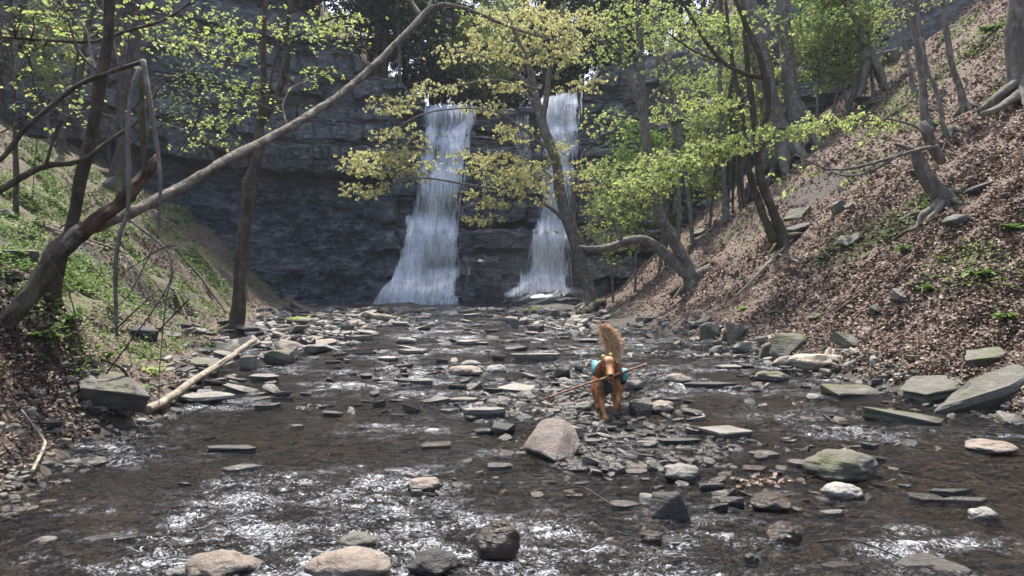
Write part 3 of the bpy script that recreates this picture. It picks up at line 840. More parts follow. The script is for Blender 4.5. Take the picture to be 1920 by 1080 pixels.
RM = dict(g=ROCK, t=ROCK_TAN, p=ROCK_PALE, d=ROCK_DARK, b=ROCK_BROWN, m=ROCK_MOSS, k=ROCK_BANK)
NAME = dict(s="flat_stone", b="boulder", r="rounded_stone", w="wedge_stone", S="slab_stone")
CATS = dict(s="stone", b="boulder", r="stone", w="stone", S="rock slab")
placed = []
def stone(x0, y0, x1, y1, kind, mat, label, tx=0.0, ty=0.0, rz=None, depth=None, lift=0.0, d=None, group=None):
    """a stone filling the photo box x0..x1, y0..y1 (kind s flat, S slab, b faceted boulder, r rounded, w wedge), standing where its foot meets the ground"""
    rng = np.random.default_rng(int(x0 * 31 + y0 * 7 + x1))
    p = hit((x0 + x1) / 2, y1) if d is None else px2w((x0 + x1) / 2, y1, d)
    if p is None:
        for dx in range(0, 200, 8):
            p = hit((x0 + x1) / 2 + (dx if x0 > 960 else -dx), y1)
            if p is not None: break
    if p is None: return None
    D = p[1]
    w = (x1 - x0) / FPX * D
    ratio = depth if depth else (.75 if kind in 'sS' else .85)
    dep = w * ratio
    D2 = D + dep / 2
    w = (x1 - x0) / FPX * D2
    foresh = dep * CAMZ / D * .75
    hm = (y1 - y0) / FPX * D2
    if kind in 'sS':
        h = max(.025, hm - foresh - abs(tx) * w * .5)
        h = min(h, (.20 if kind == 's' else .22 if w < .7 else .17) * w)
        V, q, t = slab_geo(w, dep, h * 1.25, rng, .8 if kind == 's' else 1.0, tiltx=0, tilty=0)
        sharp = 28
    elif kind == 'w':
        V, q, t = hull_geo(w, dep, hm, rng, n=10)
        sharp = 24
    else:
        h = max(.05, hm - foresh * .35)
        if kind == 'b': V, q, t = hull_geo(w, dep, h * 1.3, rng, n=14)
        else: V, q, t = ball_geo(w, dep, h * 1.3, rng, nu=56, nv=34, bump=.20)
        sharp = 24 if kind == 'b' else None
    if rz is None: rz = 0 if kind in 'Sw' else rng.uniform(-.25, .25)
    V = rotz(V, rz)
    if tx: V = roty(V, -tx)
    if ty: V = rotx(V, ty)
    gx_ = np.linspace(-.5, .5, 3)
    gr = float(np.mean([hfast(p[0] * D2 / D + a * w * .7, D2 + b * dep * .7) for a in gx_ for b in gx_]))
    onland = gr > float(wlev(D2)) + .05
    base_z = gr if onland else float(wlev(D2)) - .02
    sp_ = V[:, 2].max() - V[:, 2].min()
    if onland: z = base_z - .42 * sp_ - V[:, 2].min() + lift
    else: z = base_z - (.2 if kind in 'sS' else .15) * sp_ - max(0, V[:, 2].min()) - (.5 * abs(V[:, 2].min()) if V[:, 2].min() < 0 else 0) + lift
    mb = MB(); mb.add(V, q, t)
    o = mb.obj(NAME[kind], RM[mat], smooth=True, sharp=sharp)
    o.location = (p[0] * D2 / D, D2, z)
    tag(o, label, CATS[kind], group)
    placed.append((o.location[0], D2, max(w, dep) * .5))
    return o

ST = [
 # around the water line in front
 (1060, 797, 1097, 827, 'b', 't', "small pinkish block just behind the large angular tan rock"),
 (1118, 795, 1139, 818, 'r', 'g', "small upright egg-shaped grey stone below the dog's forepaw"),
 (1241, 813, 1316, 838, 's', 'd', "long dark slab tapering right in the stone patch below the dog", 0, 0, 0, .35),
 (1198, 812, 1246, 832, 's', 't', "light tan slab beside the long dark tapering slab"),
 (1316, 797, 1402, 824, 's', 'g', "pale grey flat stone alone in brown water right of the stone patch"),
 (1154, 838, 1182, 858, 'w', 'p', "little pale pyramid-shaped stone in the stone patch"),
 (1090, 849, 1123, 878, 'w', 'g', "pointed grey stone at the right foot of the angular tan rock"),
 (1141, 867, 1173, 889, 'r', 'g', "round grey cobble in front of the stone patch"),
 (1172, 876, 1218, 892, 's', 't', "flat tan stone right of the round grey cobble"),
 (1243, 874, 1316, 907, 'r', 'g', "lumpy grey stone with pale bands at the right end of the stone patch"),
 (1508, 855, 1644, 907, 'r', 'm', "big smooth greenish boulder in the brown water on the right", 0, 0, -.06),
 (1546, 909, 1618, 942, 'r', 'p', "pale speckled boulder in front of the big greenish boulder"),
 (1406, 928, 1482, 965, 'r', 'b', "wet orange-brown boulder under caught twigs and leaves"),
 (1222, 912, 1290, 985, 'w', 'd', "dark wet wedge-shaped slab rising from the near water", 0, -.2, .3),
 (1474, 857, 1526, 876, 's', 'p', "pale flat slab left of the big greenish boulder"),
 (1528, 936, 1582, 964, 's', 'p', "white wet block lying below the pale speckled boulder", .2, 0, -.4, .4),
 (1706, 918, 1768, 946, 's', 'd', "dark left slab of the small stack in the right water"),
 (1740, 912, 1828, 932, 's', 'd', "dark upper slab of the small stack in the right water", 0, 0, 0, .3),
 (1762, 928, 1855, 948, 's', 'g', "grey lower slab of the small stack in the right water", 0, 0, 0, .3),
 (1814, 950, 1874, 982, 'r', 'p', "whitish round stone at the right edge of the near water"),
 (1812, 830, 1904, 856, 'r', 't', "smooth pinkish boulder barely above water near the right edge"),
 (1435, 982, 1504, 1024, 'r', 'b', "wet red-brown boulder in the near water"),
 (1240, 994, 1316, 1020, 's', 'd', "dark wet slab right of the near rapids", .1),
 (1200, 996, 1243, 1026, 'r', 'b', "rounded brown wet stone at the right edge of the rapids"),
 (1394, 1036, 1424, 1060, 'r', 'd', "small dark cobble at the bottom right of the rapids"),
 (1540, 1050, 1652, 1086, 'S', 'd', "dark flat slab cut off by the bottom edge"),
 (1672, 1040, 1800, 1080, 'S', 'g', "wide grey slab at the bottom right edge"),
 (1404, 842, 1458, 858, 's', 'p', "light flat stone among dark slabs in the right shallows"),
 (1388, 866, 1440, 888, 's', 'b', "reddish slab in the right shallows"),
 (1143, 934, 1199, 952, 's', 'g', "grey slab at the lower left of the near stones"),
 (1198, 926, 1236, 950, 'b', 'g', "blocky stone touching the dark wet wedge slab"),
 (1160, 907, 1206, 922, 's', 't', "flat tan stone above the lower grey slab"),
 (1105, 917, 1132, 930, 's', 'p', "small pale stone left of the flat tan stone"),
 (1060, 914, 1094, 932, 's', 't', "thin leaning tan stone in the rapids' edge"),
 (970, 902, 1015, 914, 's', 'd', "small black rock in the middle of the stream"),
 (912, 862, 962, 882, 's', 'g', "grey stone with a white top left of the angular tan rock"),
 (765, 897, 832, 924, 'r', 't', "smooth tan cobble in the middle of the rapids"),
 (770, 913, 795, 938, 'w', 'g', "small grey pyramid stone leaning on the smooth tan cobble"),
 (888, 984, 976, 1060, 'r', 'b', "big wet brown boulder with water pouring over it"),
 (762, 1040, 868, 1092, 'r', 'd', "dark wet boulder at the bottom edge of the rapids"),
 (630, 1003, 716, 1040, 'r', 'm', "smooth olive boulder left of the near rapids"),
 (570, 1048, 738, 1110, 'r', 't', "large smooth tan boulder cut off by the bottom edge, beside the rapids"),
 (350, 1046, 490, 1100, 'r', 't', "large orange-tan boulder at the bottom left edge"),
 (306, 1066, 360, 1095, 'r', 'p', "small cream stone touching the orange-tan boulder"),
 (164, 998, 268, 1018, 'S', 'd', "long dark slab edged with foam in the near left water", 0, 0, .05, .3),
 (58, 1008, 108, 1030, 'r', 't', "low brown stone in the near left water"),
 (86, 990, 140, 1008, 's', 'd', "thin dark stone beside the low brown stone", .15),
 (-10, 938, 124, 968, 'S', 'g', "wide flat grey slab at the left edge of the water"),
 (124, 854, 202, 876, 'S', 'p', "pale diamond-shaped slab lying in the left shallows"),
 (206, 820, 254, 842, 's', 'g', "dark-edged grey stone near the left gravel beach", -.1),
 (158, 834, 204, 850, 's', 'g', "rounded grey slab next to the left gravel beach"),
 (64, 792, 116, 814, 's', 'd', "dark slanted slab on the left gravel beach", -.1),
 (386, 832, 484, 852, 'S', 'd', "dark flat slab alone in the left pool", 0, 0, 0, .3),
 (420, 868, 490, 888, 's', 'p', "wet white-topped stone in the left rapids"),
 (540, 785, 574, 803, 's', 'p', "small pale stone standing in the dark left pool"),
 (478, 752, 526, 767, 's', 'g', "flat grey stone at the right end of the left shelf"),
 (118, 726, 288, 802, 'S', 'k', "large thick grey slab sloping into the water under the ferns", -.30, .16, -.15, .7),
 (333, 734, 446, 760, 'S', 'g', "broad wet slab at the water's edge behind the fallen pole"),
 (417, 698, 492, 738, 'S', 'g', "angled grey slab right of the fallen pole", -.25, 0, 0, .6),
 (342, 650, 432, 690, 'S', 'k', "wide grey shelf slab above the fallen pole", -.12, .1),
 (364, 625, 464, 664, 'S', 'k', "largest upper slab of the left rock shelf", -.12, .12),
 (325, 682, 360, 718, 'S', 'k', "upright grey slab behind the fallen pole", 0, .3),
 (470, 699, 530, 716, 's', 'g', "long flat stone reaching out from the left shelf"),
 (496, 657, 550, 686, 'b', 'm', "blocky greenish rock at the waterside of the left shelf"),
 (446, 668, 482, 696, 'b', 'g', "squarish rock at the upper end of the fallen pole"),
 (252, 598, 294, 642, 'w', 'd', "dark pointed rock sticking out of the left bank"),
 (560, 632, 592, 652, 'r', 'b', "round brownish rock left of the pale pointed stone"),
 (572, 640, 624, 664, 'w', 'p', "pale pointed stone on the left stone bar"),
 (642, 624, 702, 642, 'S', 'g', "grey rectangular block in the left stone bar", 0, 0, .1, .3),
 (740, 632, 780, 646, 'r', 'g', "rounded grey stone at the edge of the left stone bar"),
 (698, 664, 730, 694, 'S', 'p', "bright pale slab leaning in mid stream", .25, .3),
 (745, 652, 800, 666, 's', 'g', "flat dark-based slab in mid stream"),
 (946, 588, 972, 616, 'w', 'g', "upright wedge stone on the gravel before the falls"),
 (986, 607, 1023, 626, 'b', 'd', "dark lump of rock at the far stream edge"),
 (958, 650, 1050, 678, 'S', 'g', "long thick grey block with a dark end in mid stream", 0, 0, 0, .35),
 (840, 687, 906, 707, 'r', 't', "low tan boulder in mid stream"),
 (910, 684, 950, 702, 'r', 'p', "cream-white boulder beside the low tan one"),
 (862, 675, 904, 690, 'r', 'g', "dark grey rounded rock behind the low tan boulder"),
 (928, 711, 1004, 738, 'S', 'p', "broad pale slab left of the stick's lower end", -.08, .12),
 (736, 702, 790, 722, 's', 'd', "dark arched slab left of centre"),
 (762, 704, 814, 722, 's', 'g', "grey slab overlapping the dark arched one"),
 (706, 711, 738, 721, 's', 'p', "small pale stone left of the dark arched slab"),
 (788, 737, 847, 758, 'S', 'g', "grey slab with a dark broken face in mid stream", .12),
 (844, 742, 896, 757, 's', 't', "pinkish flat stone right of the slab with the broken face"),
 (866, 757, 950, 784, 'S', 'g', "square-edged grey block in the stream left of the dog", 0, 0, .05, .4),
 (822, 763, 858, 773, 's', 'p', "thin light stone left of the square-edged block"),
 (790, 826, 846, 842, 's', 'b', "reddish brown flat stone in the pool left of the angular tan rock"),
 (1036, 690, 1070, 712, 'b', 'd', "black rock just left of the dog"),
 (1012, 725, 1056, 738, 's', 'g', "greenish flat stone under the stick"),
 (1006, 793, 1048, 806, 's', 'p', "light flat stone left of the dog's forepaw"),
 (886, 796, 930, 814, 's', 'd', "dark broken slab in the cluster left of the dog"),
 (920, 794, 968, 816, 'b', 'd', "dark jagged rock in the cluster left of the dog"),
 # right bank
 (1666, 538, 1709, 572, 'S', 'g', "dark blue-grey slab lying highest on the lower leaf slope", -.3, .5),
 (1622, 562, 1665, 592, 'S', 'k', "greyish slab just below the dark slab on the leaf slope", -.3, .5),
 (1553, 595, 1628, 658, 'S', 'm', "big tilted mossy slab on the slope above the bleached log", -.35, .45, .1, .7),
 (1447, 622, 1511, 668, 'b', 'm', "large moss-topped block at the water's edge left of the bleached log"),
 (1426, 639, 1458, 671, 'b', 'k', "brown-grey block touching the large moss-topped block"),
 (1348, 594, 1368, 646, 'w', 't', "narrow upright tan stone among mossy blocks"),
 (1364, 602, 1402, 644, 'b', 'm', "moss-covered block right of the narrow upright stone"),
 (1312, 602, 1350, 644, 'b', 'm', "moss-covered block left of the narrow upright stone"),
 (1374, 641, 1411, 666, 'b', 'g', "small cube-like rock at the foot of the mossy blocks"),
 (1238, 624, 1284, 648, 'S', 'm', "mossy slab slanting to the water left of the upright stone", .4),
 (1304, 578, 1338, 608, 'S', 'k', "leaning slab above the upright stone", .4, .3),
 (1414, 696, 1477, 718, 'r', 'm', "low rounded boulder in the water before the bleached log"),
 (1454, 678, 1490, 693, 's', 'd', "flat black stone at the left end of the bleached log"),
 (1527, 694, 1660, 746, 'S', 'm', "large roof-shaped grey slab at the right water's edge", -.18, .25, -.1, .7),
 (1610, 742, 1774, 798, 'S', 'm', "long grey slab with a mossy side jutting into the right water", -.16, .05, -.15, .5),
 (1688, 702, 1814, 757, 'S', 'k', "thick grey slab leaning above the long jutting slab", .2, .2, .1, .7),
 (1804, 662, 1886, 695, 'S', 'm', "mossy slab lying above the huge slanted slab", .25, .2),
 (1730, 664, 1960, 776, 'S', 'k', "huge slanted slab of rock at the right edge", .30, .2, .25, .35),
 (1856, 746, 1960, 800, 'S', 'g', "grey wet slab at the water's edge on the far right", -.3, .35),
 (1510, 738, 1543, 753, 'r', 'p', "small pale cobble left of the long jutting slab"),
 (1243, 701, 1294, 720, 'r', 't', "tan boulder in the water right of the dog"),
 (1278, 714, 1380, 727, 's', 'd', "long low dark slab in the water right of the tan boulder", 0, 0, 0, .25),
 (1328, 648, 1364, 667, 'r', 'k', "rounded grey-brown rock before the mossy blocks"),
 (1342, 682, 1390, 695, 's', 'g', "flat stone in the quiet right water"),
 (1168, 612, 1218, 648, 'S', 'm', "upright grey-green slab behind the dog's tail, leaning left", .1, .9),
 (1200, 603, 1248, 636, 'S', 'm', "slab leaning right behind the dog's tail", -.5, .5),
 (1084, 626, 1122, 643, 's', 'g', "flat stone left of the dog's tail"),
 (1168, 712, 1208, 735, 'b', 'g', "grey rock just right of the dog"),
 (1216, 752, 1264, 776, 'r', 't', "rounded brown stone right of the dog's legs"),
 (1178, 748, 1222, 776, 'b', 'g', "dark grey rock touching the rounded brown stone"),
 (1076, 754, 1110, 772, 'r', 'g', "light grey stone at the dog's left foot"),
 (1088, 786, 1130, 800, 's', 'd', "dark flat slab under the dog's forepaw"),
 (1160, 778, 1188, 790, 'r', 't', "small brown stone right of the dog's forepaw"),
 (1245, 742, 1246 + 30, 752, 's', 'g', "thin grey stone above the rounded brown one"),
 (1476, 410, 1524, 442, 'S', 'd', "thick dark slab wedged behind the twin dark trunks", .3, .2),
 (1470, 368, 1522, 412, 'S', 'k', "tilted grey slab above the twin dark trunks", .6, .6),
 (1574, 428, 1622, 470, 'S', 'k', "pale slab half buried in leaves in the middle of the slope", .5, .6),
 (1482, 476, 1512, 496, 's', 'g', "small grey slab below the twin dark trunks", -.2, .3),
 (1560, 374, 1584, 402, 'b', 'm', "mossy block high in the middle of the slope"),
 (1584, 370, 1608, 390, 's', 'k', "light stone beside the high mossy block", .4, .4),
 (1820, 326, 1872, 360, 'S', 'd', "dark slab sticking out of the slope behind the rooted stump", .35),
 (1700, 312, 1740, 334, 'S', 'd', "squared dark stone behind the broken stump"),
 (1516, 160, 1556, 196, 'S', 'k', "large grey slab high on the slope beside the pale trunks", .5, .5),
 (1606, 176, 1642, 192, 's', 'd', "dark flat rock high on the slope"),
 (1654, 92, 1700, 118, 'b', 'm', "mossy rock below the uppermost right trees"),
 (1296, 420, 1330, 440, 's', 'k', "slab above the arching limb", .4, .3),
 (1250, 405, 1284, 430, 'S', 'k', "tilted slab beneath the green boughs right of centre", .5, .4),
 (1768, 405, 1812, 432, 'b', 'k', "grey rock under the stump's roots"),
 (1516, 580, 1546, 600, 's', 'm', "mossy stone above the big tilted slab", .3, .3),
 (1700, 655, 1736, 680, 's', 'm', "half buried mossy stone below the leaf slope"),
 # far and left
 (535, 536, 622, 582, 'S', 'k', "huge tilted grey slab at the foot of the dark cliff", -.42, .2, 0, .35),
 (484, 518, 552, 546, 'S', 'd', "dark wet slab above the huge tilted slab", -.3, .1, 0, .35),
 (508, 566, 556, 592, 'S', 'k', "long stone slanting down below the huge tilted slab", -.4, .1, 0, .3),
 (-10, 462, 66, 492, 'S', 'k', "wide flat rock on the left bank beside the leaning tree"),
 (-10, 506, 40, 532, 'S', 'k', "flat rock below the wide one on the left bank"),
 (-10, 388, 30, 410, 'b', 'k', "rock at the left edge among green plants"),
 (180, 328, 214, 352, 'b', 'm', "rock at the foot of the left twin trunks"),
 (300, 612, 336, 634, 'S', 'k', "brown-grey slab on the bank above the left shelf", -.2, .2),
]
for s_ in ST:
    stone(*s_)
V, q, t = slab_geo(1.55, 1.3, 2.05, np.random.default_rng(12), 1.9, N=56)
V = V + (.10 * fbm(V[:, 0] * 2, V[:, 1] * 2, V[:, 2] * 2.2, 4, 7))[:, None] * [1, 1, .5]
mb = MB(); mb.add(V, q, t)
knob = mb.obj("boulder", CLIFF, smooth=False)
knob.location = ((904 - 960) / FPX * 31.2, 31.2, .05)
tag(knob, "black block of rock standing between the two waterfalls", "boulder")

# the big split rock in front of the dog: a lit left plane, a long ridge, a darker right plane
p_ = hit(1038, 866)
k_ = p_[1] / FPX
V, q, t = hull_geo(112 * k_, .55, 74 * k_, np.random.default_rng(2), pts=[(-1, -.1, .10), (-.62, .1, .62), (-.34, .45, .93), (.10, .55, 1.0), (.52, .6, .90), (.90, .45, .52), (1.02, .0, .16), (.05, -.95, -.05), (.35, -.2, .60), (-.35, -.65, .10),
   (-.8, .5, -.3), (.9, .6, -.3), (.2, -.8, -.35), (.7, -.6, -.1)], cuts=3, rough=.9, bev=.03)
mb = MB(); mb.add(V, q, t)
o = mb.obj("boulder", ROCK_SPLIT, sharp=20)
o.location = (p_[0], p_[1] + .22, p_[2] - .05)
tag(o, "large angular tan rock in the stream in front of the dog", "boulder")
placed.append((o.location[0], o.location[1], .27))

# small loose stones: individual copies of a few shapes, thinned so that they never sit inside a named one
rng = np.random.default_rng(5)
protos = {}
loose = []
for key, mat in (('g', ROCK), ('t', ROCK_TAN), ('d', ROCK_DARK), ('p', ROCK_PALE)):
    L = []
    for i in range(5):
        if i < 4: V, q, t = slab_geo(1, rng.uniform(.45, .8), rng.uniform(.10, .22), rng, 1.2, N=20)
        else: V, q, t = hull_geo(1, .8, .42, rng, n=11, cuts=1)
        mb = MB(); mb.add(V, q, t)
        me = mb.mesh("loose_stone", mat); me.set_sharp_from_angle(angle=math.radians(28))
        L.append(me)
    protos[key] = L
ZONES = [  # photo box, count, size range in px at that place, label, materials
 ((1060, 770, 1330, 905), 74, (16, 44), "small split stone in the shallows below the dog", "ggdtdgp", "loose stones in the patch below the dog"),
 ((860, 640, 1120, 790), 44, (14, 44), "flat stone in the stream left of the dog", "gdtdgp", "loose stones left of the dog"),
 ((500, 590, 800, 680), 42, (16, 54), "flat grey stone on the left stone bar", "ggtpk".replace("k", "g"), "stones on the left stone bar"),
 ((840, 578, 1130, 640), 40, (10, 34), "pale stone on the gravel bar before the falls", "gtpt", "stones on the gravel bar"),
 ((1330, 830, 1700, 960), 34, (16, 50), "thin dark slab near the greenish boulder", "ddgt", "loose stones near the greenish boulder"),
 ((1380, 670, 1540, 730), 18, (12, 30), "dark stone before the bleached log", "dgd", "chips before the bleached log"),
 ((340, 610, 540, 760), 42, (22, 64), "flat slab on the shelf along the left bank", "ggd", "slabs of the left shelf"),
 ((560, 680, 860, 780), 34, (14, 40), "dark flat stone in the left riffle", "ddg", "loose stones in the left riffle"),
]
def clear(x, y, r):
    return all((x - a) ** 2 + (y - b) ** 2 > (r + c) ** 2 * .55 for a, b, c in placed)
for (bx0, by0, bx1, by1), n, (s0, s1), label, mats, grp in ZONES:
    k_ = 0
    for _ in range(n * 14):
        if k_ >= n: break
        px, py = rng.uniform(bx0, bx1), rng.uniform(by0, by1)
        p = hit(px, py)
        if p is None: continue
        sz = rng.uniform(s0, s1) / FPX * p[1]
        if p[1] > 20: sz *= 1.0
        if not clear(p[0], p[1], sz * .5): continue
        mk_ = mats[int(rng.integers(len(mats)))]
        me_i = int(rng.integers(5))
        o = bpy.data.objects.new("flat_stone", protos[mk_][me_i])
        C.objects.link(o)
        g_ = float(hfast(p[0], p[1]))
        o.scale = (sz, sz * rng.uniform(.7, 1.1), sz * rng.uniform(.7, 1.5))
        o.rotation_euler = (rng.normal(0, .13), rng.normal(0, .13), rng.uniform(0, 6.28))
        o.location = (p[0], p[1], max(g_ - .02 * sz, float(wlev(p[1])) - (.2 if me_i > 3 else .035) * sz))
        tag(o, label, "stone", grp)
        loose.append((o, mk_, me_i, sz, px, label))
        placed.append((p[0], p[1], sz * .45))
        k_ += 1
# a label of its own for every loose stone: size, colour and shape, then its place among its like
kinds_ = {}
for o, mk_, me_i, sz, px, label in loose:
    adj = ("large" if sz > .34 else "small" if sz < .18 else "middling") + " " + dict(g="grey", t="tan", d="black", p="pale")[mk_] + " " + ("thin", "thin", "flat", "flat", "blocky")[0 if me_i < 2 else me_i]
    kinds_.setdefault((adj, label), []).append((px, o))
for (adj, label), L in kinds_.items():
    place_ = label.split(" stone ")[1] if " stone " in label else label.split(" slab ")[1]
    for i, (px, o) in enumerate(sorted(L, key=lambda a: a[0])):
        o["label"] = f"{adj} stone {place_}" + (f", {nth(i)} from the left" if len(L) > 1 else "")

def scatter_px(n, box, rng, cond=None, water=False):
    """points on the land, spread evenly over a photo box"""
    bx0, by0, bx1, by1 = box
    px, py = rng.uniform(bx0, bx1, n), rng.uniform(by0, by1, n)
    d = 2.7 * (34 / 2.7) ** np.linspace(0, 1, 260)
    out = np.full((n, 3), np.nan)
    X = (px[:, None] - 960) / FPX * d[None]
    Z = CAMZ + (HOR - py[:, None]) / FPX * d[None]
    H = hfast(X, np.broadcast_to(d[None], X.shape))
    below = Z <= H
    has = below.any(1)
    i = np.argmax(below, 1)
    i = np.clip(i, 1, None)
    r = np.arange(n)
    a = Z[r, i - 1] - H[r, i - 1]; b = Z[r, i] - H[r, i]
    f_ = a / (a - b + 1e-9)
    dd = d[i - 1] + (d[i] - d[i - 1]) * f_
    x = (px - 960) / FPX * dd
    keep = has & (f_ >= 0) & (f_ <= 1)
    x, dd = x[keep], dd[keep]
    return np.stack([x, dd, hfast(x, dd)], 1)

def pebble_mesh(name, pts, size, rng, mats, flat=.4, share=None):
    mb = MB()
    n = len(pts)
    pv = []
    ring = np.arange(7) / 7 * 2 * math.pi
    for i, p in enumerate(pts):
        s = size[i]
        rr = s * .5 * rng.uniform(.7, 1.2, 7)
        asp = rng.uniform(.5, 1)
        c, s_ = math.cos(i * 2.4), math.sin(i * 2.4)
        h = s * flat * rng.uniform(.6, 1.3)
        tz_ = rng.normal(0, .2, 2)
        def ringv(k, z):
            x = np.cos(ring) * rr * k; y = np.sin(ring) * rr * k * asp
            X = x * c - y * s_; Y = x * s_ + y * c
            return np.stack([p[0] + X, p[1] + Y, p[2] + z + X * tz_[0] + Y * tz_[1]], 1)
        V = np.vstack([ringv(1, -h * .4), ringv(1.0, h * .35), ringv(.8, h * .6)])
        j = np.arange(7); j2 = (j + 1) % 7
        q = np.concatenate([np.stack([j, j2, j2 + 7, j + 7], 1), np.stack([j + 7, j2 + 7, j2 + 14, j + 14], 1)])
        t = np.array([[14, 14 + a, 15 + a] for a in range(1, 6)])
        mb.add(V, q, t, int(rng.integers(len(mats))))
    o = mb.obj(name, mats, smooth=False)
    return o
# uncountable small gravel: on the bars, along the banks and on the bed under the water
P = np.vstack([scatter_px(2600, (480, 582, 1140, 660), rng), scatter_px(2600, (1040, 640, 1420, 910), rng), scatter_px(1800, (560, 640, 1100, 800), rng)])
fl_, fr_2 = np.interp(P[:, 1], YS, FOOTL), np.interp(P[:, 1], YS, FOOTR)
P = P[(P[:, 0] > fl_ - .6) & (P[:, 0] < fr_2 + .6)]
P = P[P[:, 2] > wlev(P[:, 1]) - np.where(P[:, 1] < 11, .13, .07)]
E = np.vstack([scatter_px(1900, (-60, 600, 560, 1020), rng), scatter_px(1600, (1150, 600, 2000, 860), rng)])
tl_, tr_ = np.interp(E[:, 1], YS, FOOTL) - E[:, 0], E[:, 0] - np.interp(E[:, 1], YS, FOOTR)
E = E[np.maximum(tl_, tr_) > -.35]
tl_, tr_ = np.interp(E[:, 1], YS, FOOTL) - E[:, 0], E[:, 0] - np.interp(E[:, 1], YS, FOOTR)
E = E[np.maximum(tl_, tr_) < .5]
P = np.vstack([P, E])
sz = rng.uniform(2.2, 5.2, len(P)) ** 2 / FPX * P[:, 1]
P[:, 2] = np.maximum(P[:, 2], wlev(P[:, 1]) - .1 * sz)
tag(pebble_mesh("gravel", P, sz, rng, [ROCK, ROCK_TAN, ROCK_PALE, ROCK_DARK, ROCK, ROCK_DARK]), kind="stuff")
P = scatter_px(760, (120, 640, 1960, 985), rng)
P = P[(P[:, 0] > np.interp(P[:, 1], YS, FOOTL)) & (P[:, 0] < np.interp(P[:, 1], YS, FOOTR))]
P = P[noise(P[:, 0] * .9, P[:, 1] * .7, seed=91) + .5 * sstep(-1, 2.5, P[:, 0]) > .05]
sz = rng.uniform(9, 34, len(P)) / FPX * P[:, 1]
P = P[[clear(a[0], a[1], b * .4) for a, b in zip(P, sz)]]
sz = rng.uniform(9, 34, len(P)) / FPX * P[:, 1]
P[:, 2] = np.maximum(P[:, 2], wlev(P[:, 1]) - .02 * sz)
tag(pebble_mesh("shale_rubble", P, sz, rng, [ROCK, ROCK_DARK, ROCK_TAN, ROCK_DARK, ROCK_BROWN], flat=.16), kind="stuff")
P = scatter_px(3600, (-100, 760, 2020, 1120), rng)
fl_, fr_2 = np.interp(P[:, 1], YS, FOOTL), np.interp(P[:, 1], YS, FOOTR)
P = P[(P[:, 0] > fl_ - .3) & (P[:, 0] < fr_2 + .3) & (P[:, 2] < .0)]
bedr = [rock_mat("bed_stone_ochre", (.075, .05, .027), (.13, .09, .05), (.20, .15, .09)), rock_mat("bed_stone_brown", (.035, .026, .018), (.065, .048, .034), (.11, .085, .06)), rock_mat("bed_stone_grey", (.06, .055, .045), (.11, .10, .08), (.17, .155, .125))]
P[:, 2] += .005
P[:, 2] = np.minimum(P[:, 2], -.035)
tag(pebble_mesh("pebbles", P, rng.uniform(.06, .22, len(P)), rng, bedr, flat=.16), kind="stuff")
